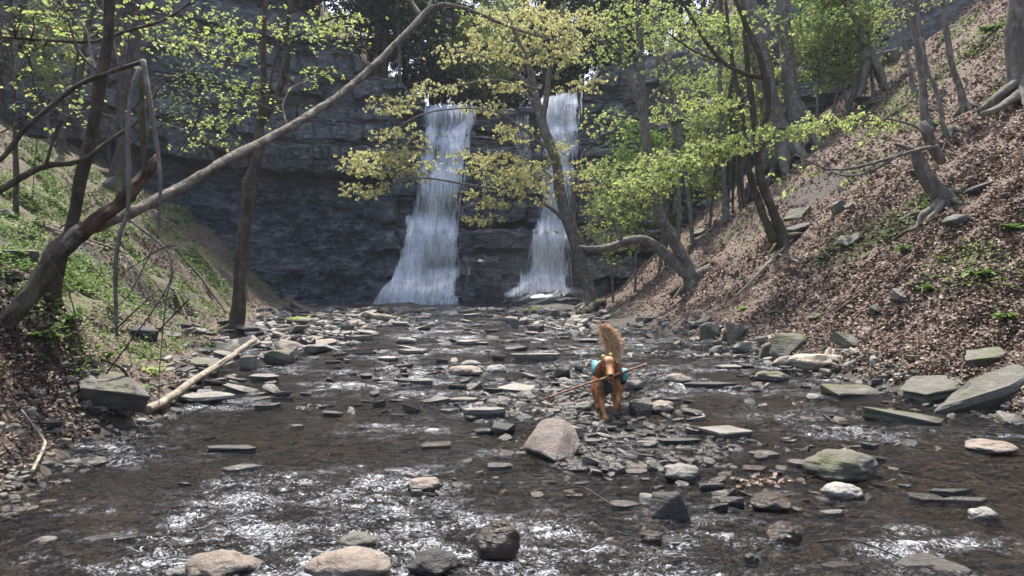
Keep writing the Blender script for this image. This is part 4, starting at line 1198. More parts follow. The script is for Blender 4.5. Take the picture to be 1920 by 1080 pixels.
# ------------------------------------------------------------------ trees
class Tree:
    def __init__(self, name, label, bark, leaf, base, cat="tree", group=None, seed=0):
        self.base = np.array(base, float)
        self.root = empty(name, tuple(self.base), label, cat, group)
        self.bark, self.leaf = bark, leaf
        self.rng = np.random.default_rng(seed + int(abs(self.base[0] * 100)) + int(self.base[1] * 10))
        self.tr, self.br, self.lv = MB(), MB(), MB()
        self.np_, self.nr = [], []
    def stem(self, P, sides=10, rough=.22, step=.12, thin=False, node=True):
        """P: (x, y, z, radius) rows in the world"""
        P = smooth_path(P, step)
        wob = .35 * P[:, 3:4]
        s = np.arange(len(P)) * step
        P[:, :3] += wob * np.stack([noise(s * 1.1, self.base[0], 1), noise(s * 1.1, self.base[0], 5), .3 * noise(s, 2)], 1)
        tube(self.br if thin else self.tr, P[:, :3] - self.base, P[:, 3], sides, rough, int(self.rng.integers(99)))
        if node:
            self.np_.append(P[:, :3]); self.nr.append(P[:, 3])
        return P
    def grow(self, A, spread=.28, nl=5, per=4, ls=.085, droop=.9, flat=.35, sub=3, bare=0.0, twig=.011, along=True):
        """join every attractor point to the nearest wood by a twig that carries leaves"""
        rng = self.rng
        N0 = np.vstack(self.np_); R0 = np.concatenate(self.nr)
        A = np.asarray(A, float)
        cnt = len(N0)
        N = np.full((cnt + len(A) * 24, 3), 1e4); R = np.zeros(len(N))
        N[:cnt] = N0; R[:cnt] = R0
        dist = ((A[:, None] - N0[None, ::3]) ** 2).sum(2).min(1)
        cen = []
        for a in A[np.argsort(dist)]:
            Nc = N[:cnt]
            dd = ((Nc - a) ** 2).sum(1) + .15 * (R[:cnt] < .006) + .8 * (Nc[:, 2] > a[2] + .4)
            i = int(np.argmin(dd))
            b = N[i]
            L = float(np.linalg.norm(a - b))
            if L < .02: continue
            n = min(24, max(3, int(L / .22) + 1))
            t = np.linspace(0, 1, n)[:, None]
            P = b + (a - b) * t
            P[:, 2] += (np.sin(t[:, 0] * math.pi) * rng.uniform(-.02, .12)) * L
            P[1:-1] += rng.normal(0, .025 * L + .008, (n - 2, 3))
            r0 = min(R[i] * .6, twig * .5 + .010 * L)
            r = r0 + (min(.0035, r0) - r0) * t[:, 0]
            tube(self.br, P - self.base, r, 4)
            N[cnt:cnt + n - 1] = P[1:]; R[cnt:cnt + n - 1] = r[1:]; cnt += n - 1
            if rng.random() < bare: continue
            k_ = rng.poisson(per) + 1
            c = a + rng.normal(0, 1, (k_, 3)) * np.array([spread, spread, spread * flat])
            if along and L > .4:
                m = int(L / .28)
                c = np.vstack([c, b + (a - b) * rng.uniform(.35, 1, (m, 1)) + rng.normal(0, .07, (m, 3))])
            # short stalks to the leaf clusters
            for cc in c[:sub]:
                tube(self.br, np.stack([a, (a + cc) / 2 + [0, 0, .02], cc]) - self.base, [.0035, .003, .002], 3)
            cen.append(c)
        if cen:
            c = np.vstack(cen)
            c = np.repeat(c, nl, 0) + rng.normal(0, ls * .33, (len(c) * nl, 3))
            leaves(self.lv, c - self.base, ls, rng, droop, m=0)
    def finish(self):
        self.tr.obj("trunk", self.bark, self.root)
        if self.br.n: self.br.obj("branches", TWIG, self.root)
        if self.lv.n: self.lv.obj("crown", self.leaf, self.root)
        return self.root

def blob_pts(blobs, d0, rng, layers=True):
    out = []
    for b in blobs:
        px, py, rx, ry, dd, n = b
        D = d0 + dd
        u = unit(rng.normal(size=(n, 3))) * rng.uniform(0, 1, (n, 1)) ** .4
        r = rx / FPX * D
        y = np.clip(u[:, 1] * min(r, 2.6), -3, 3)
        d = D + y
        out.append(np.stack([((px + u[:, 0] * rx) - 960) / FPX * d, d, CAMZ + (HOR - (py + u[:, 2] * ry)) / FPX * d], 1))
    P = np.vstack(out)
    # keep the spray above the land
    g = hfast(P[:, 0], P[:, 1])
    P[:, 2] = np.maximum(P[:, 2], g + .35)
    return P[(P[:, 1] < 31.0)]

def hand_tree(name, label, stems, blobs, bark=BARK_DARK, leaf=LEAF_LIME, d=None, group=None, cat="tree", **kw):
    """stems: lists of (px, py, width px[, depth offset]); the first one starts at the foot"""
    f0 = stems[0][0]
    if d is None:
        h_ = hit(f0[0], f0[1])
        d = h_[1] if h_ is not None else 27.0
    base = px2w(f0[0], f0[1], d)
    base[2] -= .12
    T = Tree(name, label, bark, leaf, base, cat, group, seed=f0[0])
    for i, st in enumerate(stems):
        P = []
        for j, s in enumerate(st):
            D = d + (s[3] if len(s) > 3 else 0)
            p = px2w(s[0], s[1], D)
            w = s[2]
            P.append([*p, w / 2 / FPX * D])
        if i == 0:
            P[0][2] -= .15
            r0 = P[0][3]
            P = [[P[0][0], P[0][1], P[0][2], r0 * 1.25], *[[*q[:3], q[3]] for q in P[1:]]]
            # root flare
            for a in np.arange(5) / 5 * 6.28 + T.rng.uniform(0, .9, 5):
                b0 = np.array(P[0][:3]) + [0, 0, .30]
                e = b0 + np.array([math.cos(a), math.sin(a), 0]) * r0 * 2.9
                e[2] = float(hfast(e[0], e[1])) - .06 if e[1] < 33 else b0[2] - .4
                m_ = (b0 + e) / 2 + [0, 0, .02]
                T.stem([[*b0, r0 * .7], [*m_, r0 * .5], [*e, r0 * .22]], sides=7, step=.08, node=False)
        T.stem(P, sides=12 if stems[i][0][2] > 14 else 8)
    if blobs:
        T.grow(blob_pts(blobs, d, T.rng), **kw)
    return T.finish()

OL = dict(ls=.095, nl=5, per=3.0, spread=.24, droop=1.0, flat=.22)
LM = dict(ls=.074, nl=4, per=2.3, spread=.26, droop=.8, flat=.22)
SP = dict(ls=.048, nl=3, per=2.4, spread=.25, droop=.3, flat=.35, bare=.25)   # thin early foliage

# the maple that leans in front of the falls
hand_tree("maple_tree", "slender leaning maple with yellow leaves hanging in front of the waterfalls",
 [[(1106, 578, 25), (1098, 530, 22), (1082, 465, 21), (1058, 385, 20), (1040, 305, 19), (1016, 232, 18), (1002, 170, 14), (990, 118, 10), (965, 60, 7), (940, 0, 5)],
  [(1016, 232, 12), (1024, 180, 11), (1030, 130, 9), (1050, 60, 6), (1062, -10, 4)],
  [(1096, 470, 11), (1078, 430, 10), (1072, 390, 8), (1080, 330, 6), (1098, 280, 4, -.5)],
  [(1062, 418, 9), (1035, 392, 7, -.3), (1000, 375, 6, -.6), (940, 358, 5, -1), (870, 345, 4, -1.3), (790, 334, 3, -1.6), (720, 350, 2, -1.8)],
  [(1045, 325, 8), (1030, 285, 6, -.4), (985, 245, 5, -.8), (935, 212, 4, -1), (870, 203, 3, -1.3), (790, 215, 2.5, -1.5), (720, 255, 2, -1.6)],
  [(1050, 350, 6), (1005, 310, 5, .3), (950, 290, 4, .5), (900, 300, 2, .8)],
  [(1012, 215, 6), (975, 165, 5, .3), (920, 150, 4, .4), (840, 165, 3, .5), (760, 175, 2, .6)],
  [(1000, 165, 5), (940, 120, 4, -.3), (880, 100, 3, -.4), (820, 95, 2, -.6)],
  [(1030, 150, 5), (1070, 120, 4, -.3), (1110, 100, 3, -.5)]],
 [(700, 305, 72, 30, -1.5, 46), (760, 300, 70, 45, -1.4, 44), (690, 355, 60, 18, -1.6, 22), (760, 250, 60, 14, -1.4, 18), (740, 195, 60, 22, -.4, 22), (820, 165, 70, 20, .3, 22),
  (900, 300, 60, 26, -.2, 30), (960, 320, 75, 34, -.6, 46), (920, 365, 60, 26, -1, 26), (1000, 350, 60, 45, -.3, 34), (1040, 280, 40, 30, -.2, 14), (900, 205, 60, 18, -.9, 18),
  (960, 240, 50, 22, -.2, 14), (870, 100, 70, 26, -.3, 24), (960, 90, 80, 34, 0, 44), (1060, 95, 70, 34, 0, 40), (1000, 40, 90, 34, 0, 54), (920, 40, 60, 30, 0, 30), (1100, 340, 40, 30, -.6, 22),
  (1090, 40, 70, 30, .5, 36), (910, 408, 50, 10, -1, 10), (960, 160, 60, 18, .2, 16), (1090, 155, 50, 18, .2, 14)],
 leaf=LEAF_OLIVE, bark=BARK_GREY, **OL)

# arching limb and the upright trunk beside it
hand_tree("maple_tree", "tall grey maple with a thick limb arching left along the ground by the gravel",
 [[(1302, 530, 30), (1285, 492, 25), (1258, 440, 22), (1235, 395, 20), (1218, 320, 17), (1208, 230, 16), (1203, 120, 14), (1198, 40, 11), (1194, -40, 8)],
  [(1300, 520, 26), (1270, 498, 22), (1240, 470, 19), (1212, 450, 17), (1180, 450, 15), (1142, 464, 13), (1100, 466, 11), (1085, 462, 5)],
  [(1165, 452, 7), (1150, 415, 5), (1140, 385, 3)],
  [(1236, 398, 10), (1245, 350, 8), (1262, 320, 6, -.5), (1300, 300, 4, -.8)],
  [(1208, 235, 12), (1190, 170, 10), (1172, 120, 8), (1160, 60, 7), (1150, -20, 5)],
  [(1225, 360, 5), (1180, 330, 4, -.8), (1130, 320, 3, -1.2)],
  [(1206, 200, 5), (1250, 150, 4, -.4), (1300, 110, 3, -.6)],
  [(1203, 130, 5), (1150, 90, 4, -.5), (1110, 70, 3, -.8)]],
 [(1160, 60, 70, 50, 0, 50), (1250, 60, 60, 50, .3, 44), (1130, 110, 50, 28, -.5, 24), (1270, 130, 50, 30, -.4, 24), (1140, 320, 55, 24, -1, 34), (1190, 360, 55, 28, -.8, 36), (1160, 400, 45, 12, -.6, 10),
  (1240, 300, 50, 30, -.4, 28), (1130, 230, 40, 30, .5, 18), (1240, 210, 40, 30, .5, 20), (1200, 10, 90, 30, 0, 40)],
 leaf=LEAF_LIME, bark=BARK_GREY, **LM)

# twin dark trunks with the twisted bough
hand_tree("maple_tree", "twin dark trunks on the leaf slope with one twisted bough crossing upper right of centre",
 [[(1474, 458, 24), (1452, 408, 18), (1432, 350, 16), (1420, 290, 14), (1412, 210, 12), (1402, 110, 10), (1392, 0, 8), (1388, -40, 6)],
  [(1452, 456, 18), (1430, 405, 14), (1410, 340, 12), (1400, 290, 10), (1388, 200, 9), (1372, 100, 7), (1360, 0, 5)],
  [(1424, 250, 9, -.3), (1438, 210, 12, -.6), (1436, 160, 13, -.8), (1424, 100, 11, -1), (1400, 50, 9, -1), (1378, 0, 7, -1), (1370, -30, 6, -1)],
  [(1434, 146, 10, -.8), (1400, 140, 9, -1), (1360, 120, 8, -1.2), (1325, 80, 7, -1.3), (1295, 30, 6, -1.3), (1270, -10, 5, -1.3)],
  [(1360, 120, 5, -1.2), (1300, 95, 4, -1.4), (1250, 60, 3, -1.6)],
  [(1420, 285, 6), (1380, 260, 5, -.8), (1330, 270, 4, -1.4), (1270, 300, 3, -2)],
  [(1416, 240, 5), (1460, 240, 4, -1), (1520, 235, 3.5, -1.6), (1600, 225, 3, -2.1), (1660, 228, 2, -2.2)]],
 [(1270, 300, 55, 22, -2.2, 44), (1330, 285, 50, 20, -1.6, 34), (1390, 270, 55, 16, -1.2, 30), (1230, 340, 55, 22, -2, 44), (1180, 345, 40, 20, -2, 20), (1350, 195, 46, 18, -1.2, 26), (1460, 250, 60, 18, -1.4, 30), (1530, 235, 50, 16, -1.8, 24), (1610, 222, 45, 12, -2.1, 16),
  (1660, 232, 24, 8, -2.2, 5), (1330, 60, 60, 40, -1.2, 24), (1420, 40, 50, 30, -1, 16)],
 leaf=LEAF_LIME, bark=BARK_DARK, **LM)

# stump with roots and its bare boughs
def stump():
    h_ = hit(1772, 388)
    d = h_[1]
    base = px2w(1772, 392, d)
    T = Tree("broken_tree", "broken leaning trunk with a mass of exposed roots and bare boughs reaching left", BARK_GREY, LEAF_LIME, base, seed=4)
    def P(l): return [[*px2w(a, b, d + (e[0] if e else 0)), w / 2 / FPX * d] for a, b, w, *e in l]
    T.stem(P([(1780, 392, 44), (1762, 370, 34), (1742, 345, 28), (1728, 318, 25), (1718, 292, 24), (1712, 280, 18)]), 14, .25)
    T.stem(P([(1722, 285, 12), (1700, 278, 10, -.1), (1676, 270, 6, -.2)]), 8)
    T.stem(P([(1765, 306, 16, .3), (1750, 280, 20, .25), (1736, 246, 22, .2), (1728, 228, 14, .2)]), 10)
    T.stem(P([(1756, 274, 8, -.1), (1720, 282, 8, -.2), (1676, 294, 7, -.3), (1630, 308, 6, -.5), (1580, 318, 5, -.6), (1550, 316, 3, -.6)]), 7)
    T.stem(P([(1680, 294, 5, -.3), (1640, 318, 5, -.5), (1590, 330, 4, -.8), (1545, 315, 3, -1), (1490, 290, 3, -1.2)]), 6)
    T.stem(P([(1750, 272, 6, -.1), (1720, 240, 5, -.3), (1690, 228, 4, -.4), (1660, 222, 3, -.5)]), 6)
    for l in ([(1765, 372, 16), (1745, 392, 13, -.3), (1728, 405, 11, -.4), (1722, 424, 9, -.4), (1706, 432, 6, -.4)],
              [(1768, 376, 15), (1756, 398, 12, -.5), (1742, 412, 10, -.6), (1745, 430, 8, -.6), (1756, 436, 5, -.6)],
              [(1775, 370, 14), (1796, 380, 11, -.3), (1806, 392, 9, -.4), (1812, 396, 5, -.4)],
              [(1770, 362, 14), (1792, 360, 12, .1), (1812, 356, 10, .1), (1828, 372, 6, 0)],
              [(1770, 382, 12), (1780, 402, 10, -.4), (1800, 402, 7, -.4), (1815, 404, 4, -.4)],
              [(1762, 380, 10), (1738, 396, 8, -.2), (1712, 400, 6, -.2), (1690, 412, 4, -.2)]):
        T.stem(P(l), 8, .2, step=.06, node=False)
    T.grow(blob_pts([(1590, 330, 70, 22, -.8, 16), (1500, 330, 60, 40, -1.2, 22), (1640, 250, 30, 8, -.4, 4)], d, T.rng), bare=.93, nl=4, per=2, ls=.08)
    return T.finish()
stump()

# other trees of the right slope
hand_tree("maple_tree", "massive pale grey trunk behind the twisted bough, upper right of centre",
 [[(1462, 262, 50), (1446, 200, 40), (1430, 130, 36), (1416, 60, 34), (1404, 0, 32), (1396, -40, 30)]],
 [(1440, 30, 50, 24, -.6, 12)], bark=BARK_GREY, **LM)
hand_tree("maple_tree", "straight thick pale grey trunk just right of the massive one",
 [[(1490, 222, 38), (1482, 170, 30), (1474, 100, 27), (1468, 40, 26), (1464, -40, 24)]],
 [(1490, 60, 40, 40, -.8, 16), (1530, 40, 50, 26, -.6, 22)], bark=BARK_GREY, **LM)
hand_tree("maple_tree", "pale trunk leaning left behind green foliage right of the falls",
 [[(1270, 222, 24), (1256, 180, 20), (1242, 130, 18), (1234, 80, 17), (1226, 0, 15), (1222, -40, 14)]],
 [(1290, 170, 60, 40, .3, 50), (1230, 50, 60, 40, 0, 44), (1300, 60, 50, 40, 0, 40), (1330, 150, 40, 30, .5, 24)], bark=BARK_GREY, **LM)
hand_tree("maple_tree", "thin straight young trunk with bare stem between the limb and the twin trunks",
 [[(1361, 415, 13), (1358, 340, 10), (1354, 250, 9), (1350, 150, 8), (1346, 50, 7), (1344, -30, 6)]],
 [(1350, 90, 45, 60, 0, 36), (1320, 30, 45, 30, 0, 26), (1380, 60, 40, 30, 0, 20)], bark=BARK_GREY, **LM)
hand_tree("maple_tree", "short dark forked trunk under the lime foliage, left of the thin straight stem",
 [[(1376, 232, 14), (1368, 190, 11), (1376, 140, 9), (1366, 80, 8), (1352, 20, 7), (1345, -30, 6)]],
 [(1400, 100, 50, 50, 0, 34), (1360, 40, 50, 40, 0, 34)], bark=BARK_DARK, **LM)
hand_tree("maple_tree", "leaning grey trunk high on the slope, right of the dark rock outcrop",
 [[(1628, 104, 26), (1610, 70, 19), (1596, 30, 18), (1586, -30, 16)]],
 [(1580, 40, 60, 30, -.6, 44), (1640, 20, 50, 20, -.4, 26), (1530, 80, 60, 26, -.2, 40)], bark=BARK_GREY, **LM)
hand_tree("young_tree", "curved slim trunk rising above the broken rooted tree",
 [[(1742, 246, 20), (1733, 205, 15), (1730, 150, 14), (1718, 70, 13), (1706, 0, 12), (1700, -40, 11)]], [(1690, 20, 40, 24, 0, 10)], bark=BARK_GREY, **SP)
hand_tree("young_tree", "crooked thin sapling curving up left of the curved slim trunk",
 [[(1780, 252, 16), (1768, 236, 9), (1764, 200, 8), (1752, 160, 7), (1738, 130, 7), (1728, 60, 6), (1716, 0, 6), (1712, -30, 5)]], [], bark=BARK_GREY)
hand_tree("young_tree", "slim trunk leaning left near the upper right of the slope",
 [[(1812, 206, 18), (1800, 165, 12), (1786, 120, 11), (1774, 60, 10), (1762, -30, 9)]], [(1740, 10, 40, 16, 0, 8)], bark=BARK_GREY, **SP)
hand_tree("young_tree", "thin wavy sapling left of the curved slim trunk",
 [[(1716, 178, 9), (1706, 130, 7), (1698, 90, 7), (1690, 40, 6), (1682, -30, 5)]], [(1660, 30, 40, 20, 0, 8)], bark=BARK_GREY, **SP)
hand_tree("maple_tree", "thick trunk at the right edge standing on bared mossy roots",
 [[(1922, 165, 58), (1912, 130, 38), (1906, 60, 34), (1902, 0, 32), (1898, -60, 30)],
  [(1915, 150, 22), (1890, 165, 16, -.2), (1860, 190, 13, -.3), (1836, 210, 10, -.3)],
  [(1925, 165, 24), (1900, 185, 17, -.5), (1870, 205, 14, -.7), (1840, 214, 10, -.8)]], [], bark=BARK_GREY)
hand_tree("young_tree", "thin upright sapling high on the slope beside the leaning grey trunk",
 [[(1628, 72, 9), (1626, 30, 7), (1624, -30, 6)]], [(1640, 0, 30, 20, 0, 6)], bark=BARK_GREY, **SP)

# left bank
def leaning():
    d = 7.2
    T = Tree("leaning_tree", "dark leaning tree on the left bank forking into a rotten stub and a long trunk", BARK_DARK, LEAF_LIME, px2w(-40, 650, 6.4), seed=8)
    def P(l): return [[*px2w(a, b, e), w / 2 / FPX * e] for a, b, w, e in l]
    T.stem(P([(-90, 690, 46, 6.2), (-30, 640, 37, 6.5), (0, 612, 33, 6.7), (40, 580, 30, 6.8), (66, 545, 30, 6.9), (84, 508, 31, 7.0), (112, 470, 33, 7.1), (142, 442, 32, 7.2)]), 26, .5, .03)
    keep = T.tr; T.tr = MB()
    T.stem(P([(118, 462, 22, 7.1), (150, 434, 25, 7.2), (215, 412, 22, 7.5), (300, 372, 19, 8.0), (420, 302, 17, 9.0), (500, 262, 16, 9.8), (560, 228, 15, 10.4), (640, 176, 13, 11.3), (705, 118, 12, 12.0), (760, 62, 11, 12.6), (798, 22, 11, 13.0), (815, 12, 10, 13.1)]), 16, .24, .05)
    T.stem(P([(800, 22, 12, 13.), (830, 8, 8, 13.1), (880, 18, 7, 13.3), (930, 40, 6, 13.5), (990, 62, 4, 13.7), (1050, 78, 2, 13.9)]), 7)
    T.stem(P([(800, 22, 8, 13.), (812, -10, 7, 13.2), (816, -50, 6, 13.3)]), 7)
    T.stem(P([(790, 30, 8, 13.), (770, 0, 7, 13.2), (760, -40, 6, 13.3)]), 7)
    T.stem(P([(540, 240, 6, 10.2), (530, 200, 4, 10.4), (548, 165, 3, 10.6), (580, 150, 2, 10.8)]), 5)
    T.tr.obj('long_stem', BARK_PALE, T.root); T.tr = MB()
    T.stem(P([(140, 442, 28, 7.2), (180, 412, 26, 7.2), (222, 384, 26, 7.3), (250, 356, 24, 7.3), (272, 332, 22, 7.4), (288, 310, 19, 7.4), (296, 292, 9, 7.45)]), 18, .6, .03)
    T.tr.obj("rotten_stub", BARK_RED, T.root)
    T.tr = keep

    T.grow(blob_pts([(470, 200, 60, 40, 3, 14), (620, 60, 60, 30, 5, 14), (900, 30, 90, 30, 6.3, 20), (360, 250, 40, 30, 1.5, 5)], d, T.rng), **SP)
    return T.finish()
leaning()
def limb_tree():
    T = Tree("bare_tree", "dark bare boughs reaching in from the left edge above the leaning tree", BARK_DARK, LEAF_LIME, px2w(-70, 420, 7.0), seed=9)
    def P(l): return [[*px2w(a, b, e), w / 2 / FPX * e] for a, b, w, e in l]
    T.stem(P([(-130, 560, 34, 6.9), (-80, 440, 26, 7.0), (-60, 330, 22, 7.0), (-70, 200, 18, 7.2), (-60, 50, 14, 7.3)]), 10)
    T.stem(P([(-75, 400, 16, 7.), (0, 357, 13, 7.), (60, 322, 12, 7.1), (100, 309, 11, 7.2), (150, 302, 9, 7.3), (210, 260, 8, 7.6), (262, 222, 6, 7.8), (300, 160, 4, 8.0)]), 9, .2, .06)
    T.stem(P([(-68, 340, 12, 7.), (0, 300, 9, 7.), (45, 245, 9, 7.1), (90, 205, 9, 7.2), (150, 158, 9, 7.3), (210, 134, 8, 7.4), (268, 114, 7, 7.5)]), 9, .2, .06)
    T.stem(P([(84, 314, 6, 7.1), (100, 260, 6, 7.2), (118, 210, 4, 7.2)]), 6)
    T.stem(P([(-60, 80, 8, 7.3), (0, 70, 6, 7.5), (90, 76, 6, 7.8), (180, 78, 6, 8.1), (230, 60, 7, 8.3), (300, 40, 6, 8.6), (350, 10, 5, 8.9), (385, -10, 4, 9)]), 6)
    T.grow(blob_pts([(30, 40, 50, 30, .4, 12), (60, 90, 60, 20, .6, 8), (80, 20, 50, 20, 1, 8), (60, 180, 60, 60, .5, 14), (180, 200, 60, 60, .8, 12)], 7.2, T.rng), **{**SP, 'bare': .45, 'ls': .045})
    return T.finish()
limb_tree()
hand_tree("slim_tree", "dark straight trunk crossing behind the fork of the leaning tree",
 [[(92, 560, 24), (112, 500, 22), (136, 430, 21), (152, 340, 22), (172, 240, 21), (188, 150, 20), (202, 70, 19), (206, 0, 18), (208, -40, 16)],
  [(190, 140, 6), (150, 100, 5, .2), (130, 40, 4, .3), (120, 0, 3, .4)]],
 [(330, 40, 70, 40, 1.5, 26), (250, 40, 40, 30, 1, 12), (130, 30, 50, 30, .5, 14)], **{**SP, 'ls': .055})
hand_tree("slim_tree", "thick grey-brown trunk forking near the top, second behind the leaning tree",
 [[(222, 345, 40), (228, 290, 26), (232, 200, 24), (226, 110, 20), (218, 40, 19), (214, -40, 18)],
  [(233, 170, 15), (243, 110, 14, .2), (255, 50, 13, .3), (262, -30, 12, .4)],
  [(232, 230, 6), (260, 190, 5, -.3), (300, 150, 4, -.5), (350, 140, 3, -.8)]],
 [(370, 150, 60, 30, -.8, 40), (330, 195, 60, 26, -.6, 30), (340, 100, 60, 30, -.4, 30), (400, 60, 60, 34, 0, 36), (340, 230, 40, 20, -.6, 16), (300, 60, 50, 30, 0, 14)], bark=BARK_DARK, **{**SP, 'ls': .055, 'nl': 4})
hand_tree("slim_tree", "small crooked dark tree on the green slope left of the forked trunk",
 [[(108, 284, 18), (122, 240, 12), (134, 205, 12), (150, 140, 10), (160, 80, 9), (176, 0, 8), (180, -30, 7)],
  [(134, 205, 8), (138, 150, 7, .1), (148, 90, 6, .1)]],
 [(150, 60, 50, 40, 0, 14), (60, 40, 60, 30, .2, 22)], **SP)
hand_tree("slim_tree", "leaning dark trunk at the upper left corner",
 [[(-6, 130, 16), (8, 90, 14), (26, 50, 13), (46, 0, 12), (55, -40, 10)]], [(40, 10, 60, 30, 0, 24), (90, 50, 50, 20, .2, 14)], **SP)
hand_tree("young_tree", "very thin pair of saplings near the left edge",
 [[(30, 408, 9), (28, 300, 7), (27, 200, 6), (22, 60, 5), (20, -20, 4)], [(34, 400, 5), (33, 300, 4), (24, 180, 4), (10, 60, 3)]], [], bark=BARK_DARK)
hand_tree("young_tree", "thin sapling between the forked trunk and the cliff's edge",
 [[(206, 316, 9), (202, 250, 7), (196, 180, 6), (190, 100, 5), (196, 20, 4)]], [(230, 260, 60, 40, -.3, 12)], **{**SP, 'bare': .6})
hand_tree("slim_tree", "mossy dark tree standing at the streamside, forked halfway up before the cliff",
 [[(445, 624, 30), (448, 560, 22), (452, 480, 22), (464, 400, 24), (468, 350, 28), (478, 310, 22), (488, 265, 19), (490, 220, 15), (494, 150, 11), (494, 80, 9), (497, -30, 7)],
  [(490, 240, 14), (512, 195, 13, .1), (530, 150, 12, .2), (541, 100, 12, .2), (536, 65, 11, .2), (543, 20, 10, .2), (550, -30, 9, .2)],
  [(498, 225, 4), (520, 100, 4, -.3), (570, 60, 4, -.5), (640, 30, 3, -.7), (700, 40, 2, -.8)],
  [(480, 300, 4), (440, 250, 3, -.3), (400, 240, 2, -.5)], [(536, 140, 4), (566, 170, 3, -.3), (600, 165, 2, -.4)]],
 [(400, 225, 50, 14, -.5, 16), (430, 170, 50, 30, -.4, 18), (430, 100, 60, 40, 0, 22), (560, 60, 60, 34, 0, 20), (460, 50, 60, 34, 0, 20), (640, 50, 60, 30, -.5, 18), (590, 140, 40, 30, -.3, 8), (400, 260, 30, 8, -.5, 5)],
 leaf=LEAF_LIME, **{**SP, 'ls': .072, 'nl': 4})

# ---- woods beyond the falls and on the upper slopes: a few trees built once, then copied
def copy_tree(o, loc, rz, sc, label=None, group=None):
    r = o.copy(); C.objects.link(r)
    r.location = loc; r.rotation_euler = (0, 0, rz); r.scale = (sc, sc, sc)
    if label: r["label"] = label
    if group: r["group"] = group
    for ch in list(o.children):
        c = ch.copy(); C.objects.link(c); c.parent = r
    return r

def wood_tree(h, leaf, seed, n=150, w=2.6, low=.3, ls=.14, name="woodland_tree", per=5, nl=5):
    T = Tree(name, "x", BARK_GREY, leaf, (0, 0, 0), seed=seed)
    T.rng = np.random.default_rng(seed)
    rg = T.rng
    lean = rg.normal(0, .05, 2)
    T.stem([[lean[0] * z, lean[1] * z, z, .11 * (1 - z / h * .85)] for z in np.linspace(-.4, h, 7)], 8, step=.5)
    for i in range(9):
        z = h * rg.uniform(low, .92); a = rg.uniform(0, 6.28); L = w * rg.uniform(.5, 1) * (1.2 - z / h * .6)
        b = np.array([lean[0] * z, lean[1] * z, z])
        T.stem([[*b, .045], [*(b + [math.cos(a) * L * .5, math.sin(a) * L * .5, L * .35]), .03], [*(b + [math.cos(a) * L, math.sin(a) * L, L * .5]), .012]], 5, step=.4, thin=True)
    u = unit(rg.normal(size=(n, 3))) * rg.uniform(.25, 1, (n, 1)) ** .5
    zc = h * (low + 1) / 2
    A = np.stack([u[:, 0] * w, u[:, 1] * w, zc + u[:, 2] * h * (1 - low) / 2 * 1.05], 1)
    T.grow(A, spread=.45, nl=nl, per=per, ls=ls, droop=.6, flat=.4, sub=1)
    return T.finish()

def hemlock(h, seed):
    T = Tree("hemlock_tree", "x", BARK_DARK, LEAF_DARK, (0, 0, 0), seed=seed)
    rg = T.rng = np.random.default_rng(seed)
    T.stem([[0, 0, z, .2 * (1 - z / h * .95)] for z in np.linspace(-.4, h, 6)], 8, step=.6)
    cs = []
    z = h * .12
    while z < h * .98:
        for a in rg.uniform(0, 6.28, 4):
            L = (h - z) * .26 * rg.uniform(.6, 1.15) + .4
            t = np.linspace(0, 1, 6)
            P = np.stack([np.cos(a) * L * t, np.sin(a) * L * t, z + .12 * L * t - .42 * L * t ** 2], 1)
            tube(T.br, P, .025 * (1 - t) + .004, 3)
            m = int(L * 20)
            tt = rg.uniform(.12, 1, m)
            c = np.stack([np.interp(tt, t, P[:, 0]), np.interp(tt, t, P[:, 1]), np.interp(tt, t, P[:, 2])], 1)
            c += np.stack([-np.sin(a) * np.ones(m), np.cos(a) * np.ones(m), np.zeros(m)], 1) * (rg.normal(0, .2, m) * L * .5 * (1.1 - tt))[:, None]
            c[:, 2] -= rg.uniform(0, .12, m)
            cs.append(c)
        z += rg.uniform(.28, .5)
    c = np.vstack(cs)
    c = np.repeat(c, 2, 0) + rg.normal(0, .05, (len(c) * 2, 3))
    leaves(T.lv, c, .26, rg, .45, width=.16)
    return T.finish()

HEM = [hemlock(15, 1), hemlock(12, 2), hemlock(17, 3)]
WD = [wood_tree(11, LEAF_LIME, 11), wood_tree(13, LEAF_GREEN, 12, 170), wood_tree(9, LEAF_LIME, 13, 130, 2.2, .2)]
used = set()
def put(kind, protos, x, y, z, rz, sc, label, group):
    i = kind % len(protos)
    p = protos[i]
    key = (id(protos), i)
    if key not in used:
        used.add(key)
        p.location = (x, y, z); p.rotation_euler = (0, 0, rz); p.scale = (sc, sc, sc)
        p["label"] = label; p["group"] = group
        return p
    return copy_tree(p, (x, y, z), rz, sc, label, group)
rg = np.random.default_rng(77)
H_L, H_G = "dark hemlock in the woods above the falls", "dark hemlocks above the falls"
hem_spots = [(-14, 38), (-11.5, 42), (-9.5, 36.5), (-8, 45), (-6.6, 39), (-5.2, 48), (-7.5, 52), (-3.4, 44), (-2.2, 54), (.3, 47), (1.8, 41), (2.9, 52), (4.2, 45), (6, 39), (7.5, 48), (9.5, 42), (-17, 44), (12, 47), (-1, 60), (-5.5, 60), (3.5, 61), (-10, 57), (8, 58), (-20, 38), (15, 40), (-25, 46)]
for i, (x, y) in enumerate(hem_spots):
    put(i * 2 + i // 5, HEM, x, y, plat_z(x, y), rg.uniform(0, 6.28), rg.uniform(.8, 1.15), H_L, H_G)
D_G = "leafing trees in the woods above the falls"
for i in range(44):
    x = rg.uniform(-24, 18); y = float(cliff_y(x, ctop(x))) + rg.uniform(1.2, 20)
    if -5.2 < x < -.5 and y < 41: continue
    put(i, WD, x, y, plat_z(x, y), rg.uniform(0, 6.28), rg.uniform(.65, 1.05), "pale green leafing tree in the woods above the falls", D_G)
